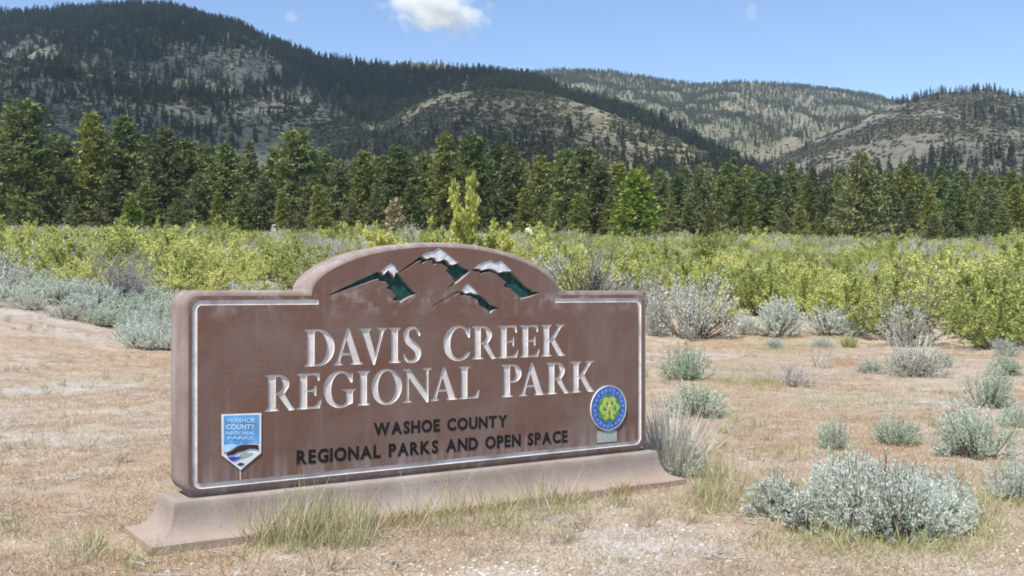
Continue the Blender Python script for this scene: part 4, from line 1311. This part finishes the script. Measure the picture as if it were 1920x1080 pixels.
# ------------------------------------------------------------------ pale trailers by the forest edge
def trailer(px, Yd, wd, ht, label, rz):
    Xw = (px - CX) / F * Yd; zg = float(ground_z(Xw, Yd))
    t = empty("camper_trailer", (Xw, Yd, zg + 0.35), rz)
    d_ = 2.1
    sec = arc(wd / 2 - .3, ht - .3, .3, .3, 0, 90, 5) + arc(-wd / 2 + .3, ht - .3, .3, .3, 90, 180, 5) + arc(-wd / 2 + .15, .15, .15, .15, 180, 270, 3) + arc(wd / 2 - .15, .15, .15, .15, 270, 360, 3)
    nn_ = len(sec)
    V_ = [(x, -d_ / 2, z) for x, z in sec] + [(x, d_ / 2, z) for x, z in sec]
    F_ = [(i, (i + 1) % nn_, nn_ + (i + 1) % nn_, nn_ + i) for i in range(nn_)] + [tuple(range(nn_)), tuple(range(nn_, 2 * nn_))]
    obj("body", mesh("body", V_, F_, flat_mat("trailer_white", (0.78, 0.78, 0.78), 0.4, 0.05, 2)), t)
    x0, x1, z0, z1 = wd * .05, wd * .35, ht * .35, ht * .62
    V_ = [(x, y, z) for y in (-d_ / 2 - .03, -d_ / 2 + .01) for x, z in ((x0, z0), (x1, z0), (x1, z1), (x0, z1))]
    obj("window", mesh("window", V_, [(0, 1, 2, 3), (0, 1, 5, 4), (1, 2, 6, 5), (2, 3, 7, 6), (3, 0, 4, 7)], flat_mat("trailer_window", (0.05, 0.055, 0.06), 0.2, 0.1, 2)), t)
    for sx in (-1, 1):
        V_, F_ = [], []
        for i in range(12):
            a = 6.283 * i / 12
            V_ += [(sx * wd * .3 + .33 * math.cos(a), -d_ / 2 - .02, -.02 + .33 * math.sin(a)), (sx * wd * .3 + .33 * math.cos(a), -d_ / 2 + .2, -.02 + .33 * math.sin(a))]
        F_ = [(2 * i, (2 * i + 2) % 24, (2 * i + 3) % 24, 2 * i + 1) for i in range(12)] + [tuple(range(0, 24, 2))]
        obj("wheel", mesh("wheel", V_, F_, M_black), t)
    tag(t, label, "trailer")


trailer(996, 184, 1.7, 2.3, "small white trailer at the forest edge above the sign's arch", 0.2)
trailer(526, 200, 3.0, 1.9, "pale trailer in the shade under the pines left of the sign", 0.1)

# ------------------------------------------------------------------ grass, straw and gravel on the near ground (stuff)
def tuft(seed, mat, n, H, R, w, lay=0.9):
    r = np.random.default_rng(seed)
    a = r.uniform(0, 6.28, n); q = np.sqrt(r.random(n)) * R
    P = np.stack([np.cos(a) * q, np.sin(a) * q, np.full(n, -0.005)], 1)
    D = r.normal(0, lay, (n, 3)); D[:, 2] = np.abs(r.normal(0.9, 0.25, n)) + 0.1
    v, f = blades(P, D, H * r.uniform(0.4, 1.15, n), w)
    return leafmesh("tuft", v, f, mat)


sinT, cosT = ST, CT
def on_plinth(X, Y, m_=0.0):
    dx, dy = X - X0, Y - Y0
    lx = dx * CT + dy * ST; ly = -dx * ST + dy * CT
    return (lx > XL - 0.25 - m_) & (lx < XR + 0.25 + m_) & (ly > -0.215 - m_) & (ly < TK + 0.215 + m_)


def near_pts(n, y0=3.6, y1=34, pw=1.3):
    q = rng.random(n); k = 2 - 2 * pw / 2
    e = 1 - pw + 1e-9
    Yd = (y0 ** (2 - pw) + q * (y1 ** (2 - pw) - y0 ** (2 - pw))) ** (1 / (2 - pw))
    px = rng.uniform(-350, 2270, n)
    X = (px - CX) / F * Yd
    k = ~on_plinth(X, Yd)
    return X[k], Yd[k]


def grass(name, label, n, mats, H, R, w, fn, lay=0.9, nb=16, pw=1.3, y1=34):
    X, Yd = near_pts(n, pw=pw, y1=y1)
    k = rng.random(len(X)) < fn(X, Yd)
    X, Yd = X[k], Yd[k]
    P = np.stack([X, Yd, ground_z(X, Yd)], 1)
    stuff(name, label, P, [tuft(900 + i, mats, nb, H, R, w, lay) for i in range(4)], rng.uniform(0.6, 1.4, len(P)))


zone = lambda X, Y: fbm(X * 0.55, Y * 0.4, 141, 3)


def gravel_zone(X, Y):
    px = CX + F * X / Y; py = CY + F * EYE / Y
    g = 0.9 * ell(px, py, 880, 1090, 330, 34) + 0.8 * ell(px, py, 1220, 1020, 130, 42) + 0.7 * ell(px, py, 1880, 1000, 80, 40) + 0.5 * ell(px, py, 1850, 1080, 150, 26) + 0.5 * ell(px, py, 1490, 745, 60, 22)
    return np.clip(g + 0.25 * fbm(X * 1.6, Y * 1.6, 231, 3) * (g > 0.1), 0, 1)


grass("straw_stubble", "short dry straw stubble over the bare ground", 90000, M_straw, 0.05, 0.09, 0.0035, lambda X, Y: np.clip(0.6 + 0.8 * zone(X, Y), 0.12, 1) * (1 - 0.85 * gravel_zone(X, Y)), 1.6)
grass("red_cheatgrass", "low red-brown dried cheatgrass patches", 70000, M_red, 0.065, 0.10, 0.0038, lambda X, Y: np.clip(0.05 - 1.2 * zone(X, Y) + 0.6 * ell(CX + F * X / Y, CY + F * EYE / Y, 860, 1010, 200, 22) + 0.5 * ell(CX + F * X / Y, CY + F * EYE / Y, 1480, 1000, 90, 50) + 0.4 * ell(CX + F * X / Y, CY + F * EYE / Y, 1420, 820, 120, 40), 0.02, 0.9) * (1 - 0.7 * gravel_zone(X, Y)), 1.1)


def green_zone(X, Y):
    px = CX + F * X / Y; py = CY + F * EYE / Y
    d = 0.012 + 0.0 * px
    for cx, cy, rx, ry, v in ((590, 1005, 110, 22, 0.9), (470, 1040, 60, 12, 0.3), (900, 985, 130, 16, 0.4), (1350, 950, 60, 26, 0.8), (1600, 1020, 140, 25, 0.9), (1800, 985, 80, 50, 1.6), (1720, 1020, 90, 22, 1.0), (1480, 930, 60, 30, 0.4),
                              (1470, 645, 90, 12, 1.6), (1420, 715, 70, 16, 0.7), (1600, 760, 160, 14, 0.35), (1890, 830, 60, 20, 0.5), (1060, 960, 120, 10, 0.5), (300, 1050, 120, 20, 0.25), (1400, 720, 60, 20, 0.4)):
        d = d + v * ell(px, py, cx, cy, rx, ry)
    return np.clip(d, 0, 1)


grass("green_grass", "thin green grass round the plinth and the big sagebrush", 60000, M_green, 0.13, 0.10, 0.0045, lambda X, Y: 0.8 * green_zone(X, Y), 0.6, 10)
# taller seeding grass before the plinth
X, Yd = near_pts(60000, 5.0, 9.5, 1.0)
px = CX + F * X / Yd; py = CY + F * EYE / Yd
k = rng.random(len(X)) < np.clip(1.4 * ell(px, py, 590, 1012, 85, 20) + 0.35 * ell(px, py, 850, 985, 110, 14) + 0.3 * ell(px, py, 1010, 965, 40, 12) + 0.4 * ell(px, py, 1350, 935, 40, 20), 0, 1) * 0.34
X, Yd = X[k], Yd[k]
stuff("seeding_grass", "taller wispy grass seeding in front of the plinth", np.stack([X, Yd, ground_z(X, Yd)], 1), [tuft(930 + i, M_green if i < 3 else M_straw, 8, 0.36, 0.07, 0.004, 0.35) for i in range(5)], rng.uniform(0.6, 1.25, len(X)))

# grass fringe along the plinth's foot, and twig litter
n = 1500
lx = rng.uniform(0.25, XR - 0.3, n); ly = -0.21 - np.abs(rng.normal(0, 0.05, n))
kk = rng.random(n) < np.clip(0.2 + 1.0 * vnoise(lx * 2.3, lx * 0 + 0.5, 201), 0.1, 1)
lx, ly = lx[kk], ly[kk]
fx_ = X0 + lx * CT - ly * ST; fy_ = Y0 + lx * ST + ly * CT
stuff("plinth_fringe_grass", "thin dry and green grass fringing the foot of the plinth", np.stack([fx_, fy_, ground_z(fx_, fy_)], 1), [tuft(950 + i, (M_green, M_straw, M_green, M_red)[i], 9, 0.11, 0.05, 0.0045, 0.6) for i in range(4)], rng.uniform(0.5, 1.5, len(lx)))


def twiglet(seed):
    r = np.random.default_rng(seed); sg = []
    for _ in range(4):
        a = r.uniform(0, 6.28); p0 = np.array([r.normal(0, .03), r.normal(0, .03), .006]); p1 = p0 + np.array([math.cos(a), math.sin(a), r.uniform(-.02, .25)]) * r.uniform(.06, .16)
        sg.append((p0, p1, .003, .0015))
    v, f = tubes(sg, 3)
    return mesh("twiglet", v, f, M_deadwood)


X, Yd = near_pts(5000, 3.8, 30, 1.4)
kk = rng.random(len(X)) < np.clip(0.25 + 0.8 * fbm(X * 0.8, Yd * 0.5, 211, 3), 0.03, 1)
X, Yd = X[kk], Yd[kk]
stuff("twig_litter", "scattered dead twigs and litter on the dry ground", np.stack([X, Yd, ground_z(X, Yd) + 0.004], 1), [twiglet(k) for k in range(4)], rng.uniform(0.5, 1.8, len(X)))
X, Yd = near_pts(7000, 4.2, 32, 1.0)
kk = rng.random(len(X)) < np.clip(-0.1 + 1.1 * fbm(X * 0.5, Yd * 0.35, 221, 3), 0.01, 1)
X, Yd = X[kk], Yd[kk]
stuff("bunch_grass", "small straw bunch grass clumps on the dry ground", np.stack([X, Yd, ground_z(X, Yd)], 1), [tuft(970 + i, (M_straw, M_straw, M_green)[i], 40, 0.16, 0.06, 0.005, 0.55) for i in range(3)], rng.uniform(0.5, 1.3, len(X)))

# gravel
def stone_mesh(seed):
    r = np.random.default_rng(seed)
    import bmesh
    bm = bmesh.new(); bmesh.ops.create_icosphere(bm, subdivisions=1, radius=1.0)
    for v in bm.verts:
        v.co *= r.uniform(0.75, 1.15); v.co.z *= 0.6
    me = bpy.data.meshes.new("stone"); bm.to_mesh(me); bm.free(); me.materials.append(M_stone)
    return me


X, Yd = near_pts(150000, 3.8, 22, 1.5)
px = CX + F * X / Yd; py = CY + F * EYE / Yd
gz = np.clip(0.06 + gravel_zone(X, Yd), 0.03, 1)
k = rng.random(len(X)) < gz * 0.8
X, Yd = X[k], Yd[k]
stuff("gravel", "pale gravel and small stones in the verge", np.stack([X, Yd, ground_z(X, Yd) + 0.002], 1), [stone_mesh(k) for k in range(4)], np.exp(rng.normal(-5.05, 0.45, len(X))))

# ------------------------------------------------------------------ low scrub dotting the slopes (stuff)
def scrub_blob(seed):
    r = np.random.default_rng(seed); n = 34
    a = r.uniform(0, 6.28, n); q = np.sqrt(r.random(n))
    P = np.stack([np.cos(a) * q * 0.6, np.sin(a) * q * 0.6, r.uniform(0, 0.5, n)], 1)
    D = np.stack([np.cos(a), np.sin(a), r.uniform(0.2, 1.4, n)], 1)
    v, f = blades(P, D, r.uniform(0.5, 1.0, n), 0.5)
    return leafmesh("scrub", v, f, M_slope)


M_slope = foliage_mat("slope_scrub", (0.115, 0.12, 0.075), (0.22, 0.215, 0.145), 0.2, 0.03)
Ps, Ss = [], []
for hl, n, a, b in ((H_main, 9000, -300, 1400), (H_spur, 9000, -300, 950), (H_knoll, 9000, 600, 1560), (H_right, 11000, 1260, 2200), (H_back, 4000, 900, 2200)):
    P, s_ = scatter_hill(hl, n, lambda px, py, X, Y: np.clip(0.5 + 1.0 * fbm(X / 60, Y / 90, 151, 3), 0.05, 1), a, b, 0.05, 1.0, (16, 45))
    Ps.append(P); Ss.append(s_)
stuff("slope_scrub", "low grey-green scrub dotting the bare slopes", np.vstack(Ps), [scrub_blob(960 + k) for k in range(3)], np.concatenate(Ss))

# ------------------------------------------------------------------ clouds
m = NT("thin_cloud")
df = m.n("ShaderNodeBsdfDiffuse"); df.inputs[0].default_value = (0.85, 0.85, 0.86, 1)
tr_ = m.n("ShaderNodeBsdfTransparent"); mx_ = m.n("ShaderNodeMixShader"); mx_.inputs[0].default_value = 0.17
m.l(tr_.outputs[0], mx_.inputs[1]); m.l(df.outputs[0], mx_.inputs[2]); m.l(mx_.outputs[0], m.out.inputs[0])
M_cloudsolid = m.m


def hill_hit(px, py):
    """first slope point seen at this photograph pixel"""
    best = None
    t = np.linspace(0.0, 1.0, 160)
    for hl in (H_spur, H_knoll, H_right, H_main):
        if not (hl.pp[0, 0] < px < hl.pp[-1, 0]): continue
        Xv, Yv, z = hl.at(np.full_like(t, px), t)
        q = CY - (z - EYE) / Yv * F
        ok = np.where(q <= py)[0]
        if len(ok) and ok[0] > 0:
            k = ok[0]
            if best is None or Yv[k] < best[1]: best = (Xv[k], Yv[k], z[k])
    return best


def shade_cloud(hits, radii, alt, seed, label):
    """a cumulus standing up-sun of the slope it shades: one mesh of merged billows"""
    import bmesh
    r = np.random.default_rng(seed)
    V_, F_, k0 = [], [], 0
    bm = bmesh.new(); bmesh.ops.create_icosphere(bm, subdivisions=2, radius=1.0)
    uv = np.array([v.co[:] for v in bm.verts]); uf = np.array([[v.index for v in f.verts] for f in bm.faces]); bm.free()
    for (x, y, z), rd in zip(hits, radii):
        d = (alt - z) / SUN.z
        c = np.array([x + SUN.x * d, y + SUN.y * d, alt + r.uniform(-20, 40)])
        bump = 1 + 0.22 * np.array([vnoise(q[0] * 2.3 + x, q[1] * 2.3 + y + q[2] * 1.9, seed) for q in uv])
        V_.append(c + uv * bump[:, None] * np.array([rd, rd, rd * 0.45])); F_.append(uf + k0); k0 += len(uv)
    o = obj("cloud", mesh("cloud", np.vstack(V_), np.vstack(F_), M_cloudsolid, True))
    tag(o, label, "cloud")


hits, rads = [], []
for px in range(-420, 1100, 55):
    top = np.interp(px, H_main.pp[:, 0], H_main.pp[:, 1])
    for py in np.arange(top + 6, 292, 30):
        if px > 950 + (py - 165) * 1.1: continue
        h_ = hill_hit(px + random.uniform(-20, 20), py)
        if h_ is None or h_[1] < 470: continue
        hits.append(h_); rads.append(0.036 * h_[1] + 14)
shade_cloud(hits, rads, 1500, 31, "broad cloud high above, shading the left mountain")
hits, rads = [], []
for px, py in ((1690, 218), (1720, 206), (1760, 198), (1800, 205), (1840, 215), (1880, 228), (1920, 240), (1960, 230), (1650, 236), (1610, 250), (1570, 262), (1530, 274), (1480, 284), (1760, 232), (1820, 245), (1700, 240), (1860, 190), (1900, 200), (1780, 292), (1840, 296), (1900, 300)):
    h_ = hill_hit(px, py)
    if h_ is not None: hits.append(h_); rads.append(0.024 * h_[1] + 8)
shade_cloud(hits, rads, 1300, 37, "smaller cloud high above, shading the hill on the right")


def sky_cloud(px, py, Yd, wd, ht, dp, seed, dens, label, thr=0.5, scale=3.0, roll=0.0):
    import bmesh
    bm = bmesh.new(); bmesh.ops.create_icosphere(bm, subdivisions=3, radius=1.0)
    me = bpy.data.meshes.new("cloud"); bm.to_mesh(me); bm.free()
    o = obj("cloud", me)
    o.location = ((px - CX) / F * Yd, Yd, EYE + (CY - py) / F * Yd)
    o.scale = (wd / 2 / F * Yd, dp / 2 / F * Yd, ht / 2 / F * Yd)
    o.rotation_euler = (0, roll, 0)
    m = NT("cloud_vapour")
    tc = m.n("ShaderNodeTexCoord").outputs["Object"]
    mp = m.n("ShaderNodeMapping"); mp.inputs["Location"].default_value = (seed * 3.1, seed * 1.7, 0); mp.inputs["Scale"].default_value = (scale, scale, scale * 0.8)
    m.l(tc, mp.inputs[0])
    nz = m.noise(1.0, 6, 0.6, mp.outputs[0], 0.4)
    ln = m.n("ShaderNodeVectorMath", operation='LENGTH'); m.l(tc, ln.inputs[0])
    fall = m.mapr(ln.outputs["Value"], 0.15, 1.0, 0.32, -0.25)
    v = m.math('ADD', m.math('SUBTRACT', nz, thr), fall)
    v = m.mapr(v, 0.0, 0.22, 0.0, 1.0)
    v = m.math('MULTIPLY', v, dens)
    pv = m.n("ShaderNodeVolumePrincipled"); pv.inputs["Color"].default_value = (1, 1, 1, 1); pv.inputs["Anisotropy"].default_value = 0.1
    m.l(v, pv.inputs["Density"]); m.l(pv.outputs[0], m.out.inputs["Volume"])
    m.m.cycles.volume_step_rate = 0.35
    me.materials.append(m.m)
    tag(o, label, "cloud")


sky_cloud(812, 0, 7000, 320, 210, 150, 1, 0.016, "white billowing cloud above the middle of the ridge", 0.53, 4.2, 0.3)
sky_cloud(545, 33, 7000, 60, 40, 40, 2, 0.004, "faint small cloud wisp over the dark mountain's shoulder", 0.50, 1.6)
sky_cloud(1408, 22, 7000, 44, 60, 40, 3, 0.003, "faint thin cloud wisp high in the blue over the far ridge", 0.50, 1.4)

# ------------------------------------------------------------------ haze
X1, Z0, Z1 = 32000.0, -4.0, 520.0
V_ = [(x, y, z) for z in (Z0, Z1) for x, y in ((-X1, -X1), (X1, -X1), (X1, X1), (-X1, X1))]
m = NT("haze")
pv = m.n("ShaderNodeVolumePrincipled"); pv.inputs["Color"].default_value = (0.62, 0.80, 1.0, 1); pv.inputs["Density"].default_value = 0.00006; pv.inputs["Anisotropy"].default_value = 0.2
m.l(pv.outputs[0], m.out.inputs["Volume"])
o = obj("haze", mesh("haze", V_, [(0, 3, 2, 1), (4, 5, 6, 7), (0, 1, 5, 4), (1, 2, 6, 5), (2, 3, 7, 6), (3, 0, 4, 7)], m.m))
tag(o, "thin pale blue air over the valley and hills", None, None, "stuff")
